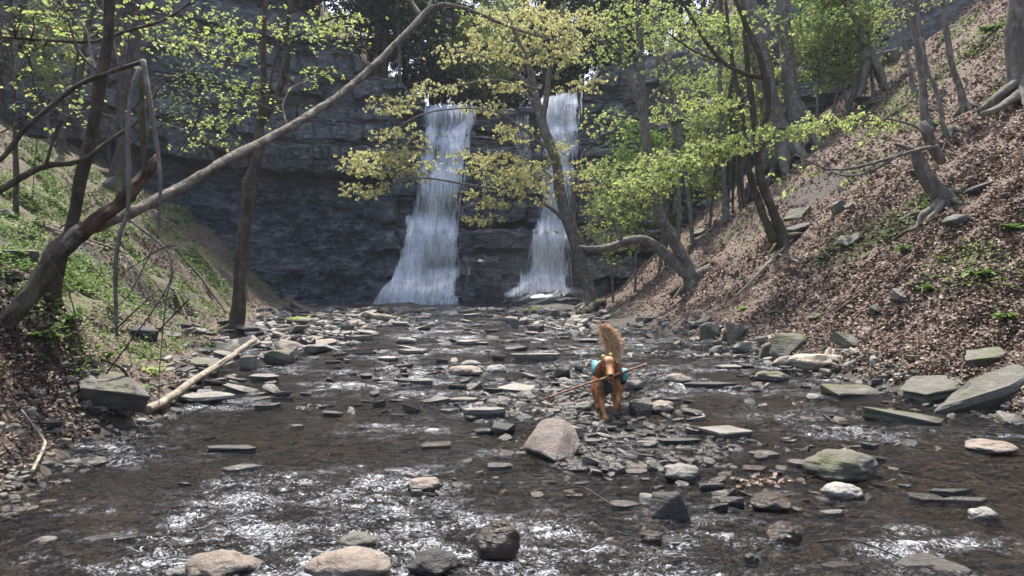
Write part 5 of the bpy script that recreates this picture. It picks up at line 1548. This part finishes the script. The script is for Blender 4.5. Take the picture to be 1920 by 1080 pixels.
for i, (px, py, sc) in enumerate([(1150, 330, .42), (1190, 250, .5), (1330, 240, .55), (1395, 175, .55), (1530, 120, .5), (1560, 60, .6), (1300, 300, .4), (1240, 290, .4), (1590, 20, .6)]):
    p = hit(px, py)
    x, y = ((px - 960) / FPX * 27.5, 27.5) if p is None else (p[0], p[1])
    put(i, WD, x, y, float(hfast(x, y)), rg.uniform(0, 6.28), sc, "small lime green tree at the foot of the cliff on the far right slope", "small trees where the right slope meets the cliff")
for i, (x, y, sc) in enumerate([(-20, 26, .6), (-23, 22, .7), (-17, 27.5, .5), (-26, 18, .8), (17, 22, .7), (21, 18, .8), (24, 13, .9), (19, 9, .8), (-16, 12, .7), (-19, 6, .8)]):
    put(i + 1, WD, x, y, float(hfast(x, y)), rg.uniform(0, 6.28), sc, "tree high on the ravine side, near its upper edge", "trees on the upper ravine sides")

def relabel(group, fmt):
    L = [o for o in C.objects if o.get("group") == group and o.parent is None]
    L.sort(key=lambda o: o.location.x / max(o.location.y, .1))
    for i, o in enumerate(L): o["label"] = fmt.format(nth(i))
relabel(H_G, "dark hemlock in the woods above the falls, {} from the left")
relabel(D_G, "pale green leafing tree in the woods above the falls, {} from the left")
relabel("small trees where the right slope meets the cliff", "small lime green tree where the right slope meets the cliff, {} from the left")
relabel("trees on the upper ravine sides", "tree high on the ravine side near its edge, {} from the left")

# ---- leaf litter and green ground cover: nobody could count these
rg = np.random.default_rng(99)
def litter(n, box, cond, name, mat, size, lift=.02, droop=.05, seed=0):
    P = scatter_px(n, box, rg)
    P = P[cond(P)]
    P[:, 2] += lift * rg.uniform(0, 1, len(P))
    mb = MB()
    leaves(mb, P, size * np.clip(.38 + .042 * P[:, 1], .5, 1.3), rg, droop, width=.42, fold=.35)
    return tag(mb.obj(name, mat), kind="stuff")
def TLf(P): return np.interp(P[:, 1], YS, FOOTL) - P[:, 0]
def TRf(P): return P[:, 0] - np.interp(P[:, 1], YS, FOOTR)
litter(150000, (1080, -80, 2150, 800), lambda P: (TRf(P) > .05) & (noise(P[:, 0] * .6, P[:, 1] * .5, seed=31) < .7 + rg.uniform(-.1, .3, len(P))) & (rg.random(len(P)) < .55 + .45 * noise(P[:, 0] * 1.5, P[:, 1] * 1.5, seed=33)), "fallen_leaves", LITTER, .072, .045)
litter(64000, (-200, 330, 620, 1010), lambda P: (TLf(P) > .05) & (rg.random(len(P)) < .45 - .5 * green_mask(P[:, 0], P[:, 1]) + .4 * noise(P[:, 0] * 1.5, P[:, 1] * 1.5, seed=34)), "fallen_leaves", LITTER, .06, .03)
litter(95000, (-200, 180, 620, 720), lambda P: (TLf(P) > .3) & (rg.random(len(P)) < np.maximum(green_mask(P[:, 0], P[:, 1]), .2) * (.5 + .8 * noise(P[:, 0] * 2.3, P[:, 1] * 2.3, seed=35))), "ground_cover_plants", LEAF_GROUND, .062, .14, -.2)
litter(50000, (1080, -80, 2100, 560), lambda P: (TRf(P) > .5) & (rg.random(len(P)) < green_mask(P[:, 0], P[:, 1]) * .6), "ground_cover_plants", LEAF_GROUND, .065, .16, -.2)
# ------------------------------------------------------------------ the dog and its stick
def hair_mat(name, c1, c2, c3):
    k = NT(name)
    rnd = k.n("NewGeometry").outputs['Random Per Island']
    f = k.noise(18, 3, .6, k.pos(obj=True))
    col = k.ramp(k.math('ADD', k.math('MULTIPLY', rnd, .5), k.math('MULTIPLY', f, .5)), [(.2, c1), (.5, c2), (.8, c3)])
    return k.done(k.bsdf(col, .55, spec=.3))
FUR = hair_mat("fur_red_gold", (.28, .11, .042), (.56, .26, .105), (.76, .46, .24))
FURT = hair_mat("fur_tail", (.40, .20, .10), (.62, .37, .21), (.80, .58, .38))
def plain(name, c, rough=.7, var=.25, spec=.4, scale=20):
    k = NT(name)
    f = k.noise(scale, 4, .6, k.pos(obj=True))
    return k.done(k.bsdf(k.mix(f, [x * (1 - var) for x in c], [min(1, x * (1 + var)) for x in c]), rough, k.bump(f, .3, .01), spec=spec))
FACE = hair_mat('fur_face_sunlit', (.36, .15, .06), (.56, .27, .12), (.70, .42, .23))  # face tone carries sunlight on the head, painted into the fur colour
EARS = hair_mat('fur_ears', (.15, .05, .02), (.28, .105, .04), (.42, .19, .08))
TEAL = plain("teal_nylon", (.11, .38, .40), .6)
BLACK = plain("black_nylon", (.012, .014, .018), .6)
YELLOW = plain("yellow_felt", (.42, .40, .13), .8)
WETBLACK = plain("wet_black", (.01, .008, .007), .2, spec=.6)

dog0 = hit(1135, 787)
D0 = float(dog0[1])
DB = px2w(1135, 787, D0); DB[2] = 0.0
def dp(px, py, y): return px2w(px, py, D0 + y) - DB
dog = empty("dog", tuple(DB), "red-gold retriever wading toward the camera, tail up, carrying a long stick", "dog")
def chain(mb, pts, sides=14):
    P = np.array([[*dp(a, b, y), r] for a, b, y, r in pts])
    Q = smooth_path(P, .012)
    tube(mb, Q[:, :3], Q[:, 3], sides)
    for p in (Q[0], Q[-1]):
        V, q, t = ball_geo(p[3] * 2, p[3] * 2, p[3] * 2, np.random.default_rng(1), nu=14, nv=8, bump=0)
        mb.add(V + p[:3] - [0, 0, p[3]], q, t)
mb = MB()
for c_ in ([(1141, 714, .06, .062), (1141, 708, .16, .098), (1141, 701, .32, .112), (1142, 698, .5, .105), (1143, 696, .68, .098)],
           [(1141, 702, .16, .095), (1141, 692, .06, .088), (1141, 684, .0, .078)],
           [(1141, 682, .02, .07), (1141, 681, -.03, .072)],
           [(1142, 689, -.07, .056), (1144, 698, -.13, .042), (1145, 704, -.175, .034)],
           [(1145, 711, -.09, .030), (1146, 713, -.14, .022)],
           [(1129, 718, .12, .050), (1126, 740, .14, .033), (1130, 764, .05, .024), (1134, 778, .01, .021), (1135, 783.5, -.01, .030), (1136, 784.5, -.045, .026)],
           [(1152, 718, .14, .050), (1156, 737, .14, .036), (1158, 751, .02, .025), (1155, 760, .02, .024), (1152, 766, .05, .027)],
           [(1126, 708, .66, .08), (1117, 731, .58, .046), (1119, 750, .74, .028), (1121, 761, .70, .026), (1121, 764, .64, .028)],
           [(1157, 708, .66, .08), (1161, 730, .58, .044), (1158, 748, .76, .028), (1157, 761, .72, .026), (1157, 764, .66, .028)],
           [(1144, 694, .72, .04), (1147, 682, .82, .036), (1147, 666, .88, .030), (1143, 648, .88, .026), (1136, 630, .86, .020), (1129, 617, .84, .010)]):
    chain(mb, c_)
# brow, cheeks
for a in [(1135, 684, -.06, .030), (1148, 684, -.06, .030), (1136, 693, -.05, .036), (1148, 693, -.05, .036)]:
    chain(mb, [a, (a[0] + .3, a[1] + .4, a[2] - .004, a[3])])
# ears as thick hanging flaps
for s_ in ((1131, 678, .01), (1151, 678, .01)):
    sg = -1 if s_[0] < 1141 else 1
    chain(mb, [(s_[0], s_[1], -.01, .020), (s_[0] + sg * 6, s_[1] + 4, -.02, .022), (s_[0] + sg * 9.5, s_[1] + 13, -.035, .027), (s_[0] + sg * 9.5, s_[1] + 23, -.04, .027), (s_[0] + sg * 7.5, s_[1] + 29, -.045, .014)])
raw = mb.obj("body_raw", FUR)
md = raw.modifiers.new("r", 'REMESH'); md.mode = 'VOXEL'; md.voxel_size = .008
ms_ = raw.modifiers.new("s", 'SMOOTH'); ms_.factor = .5; ms_.iterations = 6
dg = bpy.context.evaluated_depsgraph_get()
me = bpy.data.meshes.new_from_object(raw.evaluated_get(dg))
bpy.data.objects.remove(raw)
me.name = "body"
for p_ in me.polygons: p_.use_smooth = True
me.materials.clear()
for m_ in (FUR, FACE, EARS): me.materials.append(m_)
_c = np.zeros(len(me.polygons) * 3, np.float32); me.polygons.foreach_get("center", _c); _c = _c.reshape(-1, 3)
e1, e2, hd0 = dp(1123, 692, 0), dp(1159, 692, 0), dp(1141, 688, 0)
_ear = ((np.abs(_c[:, 0] - e1[0]) < .052) | (np.abs(_c[:, 0] - e2[0]) < .052)) & (_c[:, 1] < .05) & (_c[:, 2] > .40)
_face = (~_ear) & (_c[:, 1] < .02) & (_c[:, 2] > .44)
me.polygons.foreach_set("material_index", (_face * 1 + _ear * 2).astype(np.int32))
body = link("body", me, dog)
nv_ = len(me.vertices)
co = np.zeros(nv_ * 3, np.float32); me.vertices.foreach_get("co", co); co = co.reshape(-1, 3).astype(float)
no = np.zeros(nv_ * 3, np.float32); me.vertices.foreach_get("normal", no); no = no.reshape(-1, 3).astype(float)
rg = np.random.default_rng(3)
def strands(mb, base, direc, length, width):
    n = len(base)
    L = length[:, None]
    side = unit(np.cross(direc, rg.normal(size=(n, 3)))) * width
    mid = base + direc * L * .5
    tip = base + direc * L + np.array([0, 0, -.25]) * L
    v = np.stack([base - side, base + side, mid + side * .8, mid - side * .8, tip], 1).reshape(-1, 3)
    b = np.arange(n)[:, None] * 5
    mb.add(v, b + np.array([[0, 1, 2, 3]]), b + np.array([[3, 2, 4]]))
tail_lo = dp(1147, 672, .88)
is_tail = (co[:, 1] > dp(1144, 690, .78)[1]) & (co[:, 2] > tail_lo[2] - .08)
idx = rg.integers(0, nv_, 30000)
idx = idx[~is_tail[idx]]
b = co[idx]; n_ = no[idx]
face = (b[:, 1] < .0) & (b[:, 2] > .38)
low = b[:, 2] < .2
down = np.array([0, .35, -1.0])
d_ = unit(n_ * .45 + down * .8 + rg.normal(0, .16, n_.shape))
ln = np.where(face, .007, np.where(low, .011, .026)) * rg.uniform(.6, 1.4, len(b))
chest = (~face) & (b[:, 1] < .2) & (b[:, 2] > .18) & (b[:, 2] < .42)
ln = np.where(chest, ln * 1.5, ln)
ear = ((np.abs(b[:, 0] - e1[0]) < .052) | (np.abs(b[:, 0] - e2[0]) < .052)) & (b[:, 1] < .05) & (b[:, 2] > .40)
mbf = MB(); strands(mbf, b[~ear & ~face], d_[~ear & ~face], ln[~ear & ~face], .0022)
mbf.obj("fur", FUR, dog)
mbf = MB(); strands(mbf, b[face & ~ear], d_[face & ~ear], ln[face & ~ear] * 1.6, .0018)
mbf.obj("face_fur", FACE, dog)
mbf = MB(); strands(mbf, b[ear], d_[ear], ln[ear] * 1.6 + .008, .0022)
mbf.obj("ear_fur", EARS, dog)
ti = np.nonzero(is_tail)[0]
ti = ti[rg.integers(0, len(ti), 9500)]
b = co[ti]
h_ = np.clip((b[:, 2] - tail_lo[2]) / .38, -.2, 1)
d_ = unit(np.stack([.75 + rg.normal(0, .30, len(b)), .15 + rg.normal(0, .3, len(b)), .75 + rg.normal(0, .25, len(b))], 1))
d_[rg.random(len(b)) < .25] *= np.array([-.5, 1, 1])
ln = (.16 - .13 * np.abs(h_ - .45)) * rg.uniform(.35, 1.4, len(b))
mbf = MB(); strands(mbf, b, unit(d_), ln, .0024)
mbf.obj("tail_fur", FURT, dog)
def blob(parent, name, mat, px, py, y, size, rx=0, rz=0, bump=.1):
    V, q, t = ball_geo(*size, np.random.default_rng(int(px)), nu=24, nv=14, bump=bump)
    V[:, 2] -= size[2] / 2
    V = rotz(rotx(V, rx), rz)
    mb = MB(); mb.add(V + dp(px, py, y), q, t)
    return mb.obj(name, mat, parent)
for a in ((1135, 688.5), (1148.5, 688)):
    blob(dog, "eye", WETBLACK, a[0], a[1], -.112, (.026, .018, .021), bump=0)
blob(dog, "nose", WETBLACK, 1145, 703.5, -.205, (.046, .03, .034), bump=.05)
blob(dog, "mouth", WETBLACK, 1146, 712, -.165, (.045, .04, .022), bump=.05)
hn = empty("harness", (0, 0, 0)); hn.parent = dog
mb = MB()   # saddle over the back
th = np.linspace(-1.9, 1.9, 26); yy = np.linspace(.16, .62, 16)
TH, YY = np.meshgrid(th, yy)
cz = dp(1141, 701, .38)
R_ = .134 + .012 * noise(TH * 3, YY * 18, seed=5)
mb.add(np.stack([cz[0] + np.sin(TH) * R_, YY, cz[2] + np.cos(TH) * R_], -1).reshape(-1, 3), grid_faces(16, 26))
sdl = mb.obj("saddle", TEAL, hn)
so = sdl.modifiers.new("t", 'SOLIDIFY'); so.thickness = .012
blob(hn, "saddle_bag", TEAL, 1117, 690, .36, (.09, .28, .17), bump=.2)
blob(hn, "saddle_bag", TEAL, 1168, 704, .34, (.11, .26, .17), bump=.2)
blob(hn, "bag_base", BLACK, 1167, 715, .33, (.08, .25, .07), bump=.15)
blob(hn, "bag_base", BLACK, 1117, 700, .36, (.08, .25, .06), bump=.15)
blob(hn, "chest_plate", BLACK, 1139, 726, .01, (.10, .10, .15), rx=.2, bump=.1)
blob(hn, "yellow_tab", YELLOW, 1131, 668, .28, (.042, .04, .034))
blob(hn, "yellow_tab", YELLOW, 1145, 664.5, .30, (.038, .04, .032))
mb = MB()
P = smooth_path(np.array([[*dp(a, b, y), .010] for a, b, y in ((1122, 700, .18), (1128, 712, .03), (1138, 720, -.02), (1150, 714, .02), (1159, 702, .18))]), .02)
tube(mb, P[:, :3], P[:, 3], 8); mb.obj("strap", BLACK, hn)

def stick(name, pts, label, cat, mat, rough=.2, sides=9, extra=(), step=.05, group=None):
    """pts: world rows (x, y, z, radius); extra: side branches in the same form"""
    pts = np.array(pts, float)
    base = pts[0, :3].copy()
    root = empty(name, tuple(base), label, cat, group)
    mb = MB()
    P = smooth_path(pts, step)
    s = np.arange(len(P)) * step
    P[:, :3] += (P[:, 3:4] * .35) * np.stack([noise(s * 2, base[0], 1), noise(s * 2, base[0], 5), noise(s * 2, 2)], 1)
    tube(mb, P[:, :3] - base, P[:, 3], sides, rough, int(abs(base[0]) * 50))
    mb.obj("shaft", mat, root)
    for e in extra:
        m2 = MB(); Q = smooth_path(np.array(e, float), step)
        tube(m2, Q[:, :3] - base, Q[:, 3], max(5, sides - 3), rough, 3)
        m2.obj("side_branch", mat, root)
    return root
def pw(px, py, d, wpx): return [*px2w(px, py, d), wpx / 2 / FPX * d]
STICKM = bark_mat("stick_wood", (.14, .07, .045), (.40, .26, .18), 0, 18)
stick("stick", [pw(1004, 753, 7.05, 1.5), pw(1040, 741, 7.18, 3.5), pw(1090, 722, 7.32, 4.5), pw(1143, 706, 7.46, 5.5), pw(1180, 694, 7.6, 5.2), pw(1212, 683, 7.7, 5.6)],
      "long crooked brown stick held crosswise in the dog's mouth", "stick", STICKM,
      extra=[[pw(1158, 702, 7.52, 3), pw(1166, 690, 7.55, 2.0), pw(1186, 682, 7.6, 1.2)]])

# ------------------------------------------------------------------ dead wood
def gp(px, py, up=0.0, w=6):
    h_ = hit(px, py)
    return [h_[0], h_[1], h_[2] + up, w / 2 / FPX * h_[1]]
a, b_ = gp(276, 778, .03, 17), gp(478, 664, .25, 9)
m_ = [(a[i] + b_[i]) / 2 for i in range(3)] + [(a[3] + b_[3]) / 2]
stick("fallen_pole", [a, m_, b_], "long pale barkless pole lying from the left shelf down into the pool", "fallen branch", WOOD_PALE, .12, 12,
      extra=[[[m_[0], m_[1], m_[2], .02], [m_[0] + .1, m_[1] + .15, m_[2] + .1, .008]]])
WOOD_CREAM = bark_mat('wood_cream', (.26, .21, .14), (.62, .54, .41), 0, 14)
# bleached driftwood log on the right bank
c0 = np.array(gp(1540, 690)[:3])
def rel(x, y, z, r): return [c0[0] + x, c0[1] + y, c0[2] + z, r]
stick("driftwood_log", [rel(-.46, .20, .02, .035), rel(-.34, .14, .07, .08), rel(-.16, .06, .09, .10), rel(.02, 0, .11, .10), rel(.18, -.06, .09, .115), rel(.30, -.11, .04, .11), rel(.38, -.15, .0, .08)],
      "bleached gnarled driftwood log on the dark chips at the right bank", "driftwood", WOOD_CREAM, .55, 22, step=.025,
      extra=[[rel(.10, .02, .12, .06), rel(.14, .05, .20, .055), rel(.17, .07, .25, .045), rel(.18, .08, .27, .02)],
             [rel(.28, -.10, .08, .05), rel(.38, -.12, .07, .04), rel(.45, -.16, .02, .012)], [rel(.24, -.14, .04, .05), rel(.28, -.24, .0, .04), rel(.31, -.30, -.04, .012)]])
stick("driftwood_log", [rel(-.62, .26, .0, .03), rel(-.48, .20, .06, .06), rel(-.36, .18, .09, .055), rel(-.22, .16, .1, .03)],
      "smaller grey splintered log end lying against the left of the bleached driftwood", "driftwood", WOOD_PALE, .5, 14, step=.03)
for pts, lab, mat in (
  ([gp(1084, 596, .03, 16), gp(1108, 584, .10, 18), gp(1132, 572, .18, 12)], "dark rotten log at the foot of the leaning yellow maple", BARK_DARK),
  ([gp(684, 600, .10, 15), gp(710, 601, .12, 15), gp(740, 604, .10, 10)], "tan broken log end lying on the left stone bar", WOOD_PALE),
  ([gp(1150, 960, .03, 3), gp(1090, 925, .04, 3), gp(1040, 935, .05, 2)], "thin bent twig lying across the near rapids", TWIG),
  ([gp(1530, 1040, .06, 4), gp(1600, 1046, .09, 4), gp(1690, 1076, .07, 3)], "long thin twig lying over the slabs at the bottom right", TWIG),
  ([gp(255, 770, .12, 7), gp(232, 748, .28, 6), gp(190, 735, .3, 4)], "dark root curling over the large thick slab on the left", BARK_DARK),
  ([gp(60, 905, .06, 7), gp(84, 850, .06, 6), gp(76, 836, .08, 5), gp(40, 800, .12, 3)], "grey crooked branch on the left gravel beach", WOOD_PALE),
  ([gp(1256, 560, .06, 12), gp(1330, 500, .08, 13), gp(1378, 520, .03, 7)], "mossy root running down the slope beside the tall grey maple", BARK_DARK),
  ([gp(1600, 520, .04, 5), gp(1680, 452, .05, 6), gp(1760, 414, .05, 7)], "dark fallen branch on the leaves below the rooted stump", BARK_DARK),
  ([gp(1560, 596, .04, 5), gp(1620, 552, .05, 5), gp(1648, 540, .05, 4)], "short dead branch on the leaves by the grey slabs", BARK_DARK),
  ([gp(1380, 560, .04, 4), gp(1440, 500, .06, 5), gp(1500, 440, .06, 4)], "pale thin branch lying down the middle of the slope", WOOD_PALE),
  ([gp(1640, 240, .04, 7), gp(1700, 200, .06, 8), gp(1722, 170, .05, 8)], "dark log on the slope beneath the slim trunks", BARK_DARK),
  ([gp(66, 425, .05, 4), gp(140, 452, .12, 4), gp(240, 480, .06, 3)], "pale dead branch lying on the left bank behind the leaning tree", WOOD_PALE),
  ([gp(330, 470, .04, 5), gp(380, 530, .08, 6), gp(425, 590, .05, 4)], "dead branch lying down the far left slope", BARK_DARK),
  ([gp(300, 520, .1, 5), gp(330, 560, .12, 5), gp(350, 600, .05, 4)], "root hanging out of the dark gully in the left bank", BARK_DARK),
):
    stick("fallen_branch", pts, lab, "fallen branch", mat, .2, 8)
def tw(pts, lab, mat=BARK_GREY, extra=()):
    P = [pw(*p) for p in pts]
    stick("hanging_branch", P, lab, "dead branch", mat, .15, 7, extra=[[pw(*q) for q in e] for e in extra], step=.04)
tw([(268, 112, 7.45, 9), (266, 170, 7.4, 11), (268, 240, 7.35, 12), (270, 325, 7.35, 9)], "short dark dead stem standing between two hanging grey branches", BARK_DARK)
tw([(262, 128, 7.2, 8), (248, 170, 7.1, 9), (240, 250, 7.0, 9), (241, 340, 6.9, 9), (238, 400, 6.85, 8), (222, 450, 6.8, 8), (216, 520, 6.8, 8), (220, 630, 6.8, 6)],
   "grey dead branch hanging straight down before the rotten stub", WOOD_GREY, [[(238, 410, 6.85, 5), (290, 448, 6.8, 5), (318, 478, 6.8, 4), (322, 520, 6.8, 4), (312, 560, 6.8, 3), (300, 680, 6.8, 2), (298, 760, 6.8, 1.5)]])
tw([(268, 114, 7.3, 9), (282, 190, 7.2, 10), (292, 260, 7.15, 8), (300, 340, 7.1, 7), (298, 400, 7.1, 5), (294, 450, 7.1, 4)], "thin grey branch hanging right of the dark dead stem", WOOD_GREY,
   [[(294, 450, 7.1, 3), (262, 515, 7.05, 3), (236, 560, 7.0, 2.5), (200, 590, 7.0, 2)]])
tw([(188, -20, 8.2, 4), (200, 30, 8.2, 4), (212, 70, 8.2, 4), (222, 120, 8.2, 2)], "thin white twig at the top left", WOOD_PALE, [[(200, 30, 8.2, 3), (180, 10, 8.2, 2), (172, -20, 8.2, 2)]])
tw([(146, 38, 8.0, 4), (164, 62, 8.0, 4.5), (170, 95, 8.0, 4), (180, 130, 8.0, 3)], "crooked white twig left of the thin white one", WOOD_PALE)
# loose bare twigs tangled on the left bank
for i, (x0_, y0_, x1_, y1_, bend) in enumerate([(40, 60, 60, 380, 20), (330, 240, 200, 300, 30), (60, 150, 200, 230, -20), (330, 460, 220, 520, 20), (150, 640, 90, 480, 10), (30, 840, 120, 700, 24), (200, 700, 330, 500, 30), (355, 560, 270, 650, -16), (380, 200, 300, 330, 20), (110, 430, 190, 380, 14), (0, 250, 130, 200, 20), (215, 620, 300, 540, 12), (40, 720, 10, 560, 10)]):
    dd = 7.6 + .25 * (i % 5)
    if y0_ > 450 or y1_ > 450: dd = 6.6
    stick("bare_twig", [pw(x0_, y0_, dd, 3.2), pw((x0_ + x1_) / 2 + bend, (y0_ + y1_) / 2 - bend, dd + .1, 2.4), pw(x1_, y1_, dd + .2, 1.2)], "thin bare twig tangled over the left bank", "twig", TWIG, .1, 5,
          extra=[[pw((x0_ + x1_) / 2 + bend, (y0_ + y1_) / 2 - bend, dd + .1, 1.8), pw((x0_ + x1_) / 2 + bend * 3, (y0_ + y1_) / 2 - bend * 2, dd + .1, 1)]], group="bare twigs over the left bank")

# ------------------------------------------------------------------ small plants
def fern(px, py, n, L, label, mat=LEAF_GROUND, fern_=True, name="fern"):
    p = hit(px, py)
    if px > 1100: L = L * .62
    if p is None: return
    rg = np.random.default_rng(int(px + py))
    root = empty(name, (p[0], p[1], p[2] - .02), label, "fern" if fern_ else "plant")
    st, lf = MB(), MB()
    for i in range(n):
        a = rg.uniform(0, 6.28); l = L * rg.uniform(.6, 1.15)
        t = np.linspace(0, 1, 14)
        P = np.stack([np.cos(a) * l * t * .8, np.sin(a) * l * t * .8, l * (.9 * t - .62 * t ** 2)], 1)
        tube(st, P, .004 * (1 - t) + .0012, 4)
        d = np.gradient(P, axis=0); d = unit(d); sd = unit(np.cross(d, [0, 0, 1.0]))
        if fern_:
            w = l * .26 * np.sin(np.clip(t * 1.05 + .12, 0, 1) * math.pi) ** .8
            for sg in (-1, 1):
                b = P[1:]; e = P[1:] + sg * sd[1:] * w[1:, None] + d[1:] * w[1:, None] * .35 - [0, 0, .01]
                hw = d[1:] * l * .028
                v = np.stack([b - hw, b + hw, (b + e) / 2 + hw * 1.1, e, (b + e) / 2 - hw * 1.1], 1).reshape(-1, 3)
                q = np.arange(13)[:, None] * 5
                lf.add(v, q + np.array([[0, 1, 2, 4]]), q + np.array([[4, 2, 3]]))
        else:
            k_ = rg.integers(4, 8)
            leaves(lf, P[rg.integers(4, 14, k_)] + rg.normal(0, .012, (k_, 3)), L * .42, rg, .1, width=.34)
    st.obj("stems", TWIG, root); lf.obj("fronds" if fern_ else "leaves", mat, root)
for px, py, n, L, lab in [(232, 742, 16, .34, "bushy green fern just above the large thick slab"), (262, 735, 12, .26, "smaller fern right of the bushy one"), (200, 668, 10, .26, "fern halfway up the left bank"),
                          (300, 620, 8, .24, "fern by the dark pointed rock"), (180, 520, 9, .24, "fern below the fork of the leaning tree"), (330, 545, 8, .26, "fern near the gully in the left bank")]:
    fern(px, py, n, L, lab)
for px, py, n, L, lab in [(70, 640, 14, .22, "leafy plant in the shade under the leaning trunk"), (130, 600, 14, .22, "leafy plant on the bank behind the leaning trunk"), (280, 700, 14, .20, "bright leafy plant beside the ferns"), (40, 560, 10, .2, "low leafy plant left of the leaning trunk"),
                          (240, 560, 12, .22, "leafy plant under the hanging branches"), (385, 650, 10, .2, "leafy sprig among the shelf slabs"), (1396, 580, 12, .28, "bright green plant on the leaf slope above the mossy blocks"),
                          (1450, 590, 12, .26, "green tuft right of the bright plant on the leaf slope"), (1745, 545, 14, .4, "tall yellow-green plant in the middle right of the slope"), (1840, 520, 16, .4, "leafy plant on the bare shale at the right"),
                          (1892, 600, 16, .36, "leafy plant low on the right edge of the slope"), (1005, 586, 16, .45, "bright green tuft on the gravel bar before the falls"), (556, 604, 12, .4, "bright green tuft on the left stone bar"),
                          (1700, 470, 12, .34, "small green plant under the rooted stump"), (1905, 430, 16, .4, "green plant at the right edge halfway up"), (1860, 60, 20, .7, "large leafy clump at the top right of the slope"),
                          (1630, 200, 14, .5, "leafy clump beside the dark flat rock"), (30, 480, 12, .26, "moss-coloured plant on the wide flat rock"), (330, 420, 12, .5, "feathery green plant on the far left slope"), (500, 505, 12, .7, "yellowish weeds where the left slope meets the cliff")]:
    fern(px, py, n, L, lab, LEAF_GROUND if px not in (1396, 1005, 556, 280) else LEAF_LIME, False, "leafy_plant")
# caught leaves over the wet brown boulder
h_ = hit(1445, 945)
rg = np.random.default_rng(8)
P = h_ + rg.normal(0, 1, (70, 3)) * [.10, .03, .02] + [-.02, .12, .10]
mb = MB(); leaves(mb, P, .05, rg, 0)
tag(mb.obj("leaf_debris", LITTER), kind="stuff")
P = dog0 + rg.normal(0, 1, (120, 3)) * [.25, .12, .01] + [-.35, .95, .01]
mb = MB(); leaves(mb, P, .05, rg, 0)
tag(mb.obj("leaf_debris", LITTER), kind="stuff")

relabel("bare twigs over the left bank", "thin bare twig tangled over the left bank, {} from the left")

# ------------------------------------------------------------------ the air of the ravine
k = NT("haze_air")
pv = k.n("VolumePrincipled", {'Color': (.80, .87, 1.0, 1), 'Density': .0005, 'Anisotropy': .2})
k.t.links.new(pv.outputs[0], k.out.inputs[1])
x0_, x1_, y0_, y1_, z0_, z1_ = -330, 330, -40, 480, -3, 44
V = [[x, y, z] for x in (x0_, x1_) for y in (y0_, y1_) for z in (z0_, z1_)]
mb = MB()
mb.add(V, [[0, 1, 3, 2], [4, 6, 7, 5], [0, 4, 5, 1], [2, 3, 7, 6], [0, 2, 6, 4], [1, 5, 7, 3]])
tag(mb.obj("haze", k.mat, smooth=False), kind="stuff")
S.cycles.volume_bounces = 0
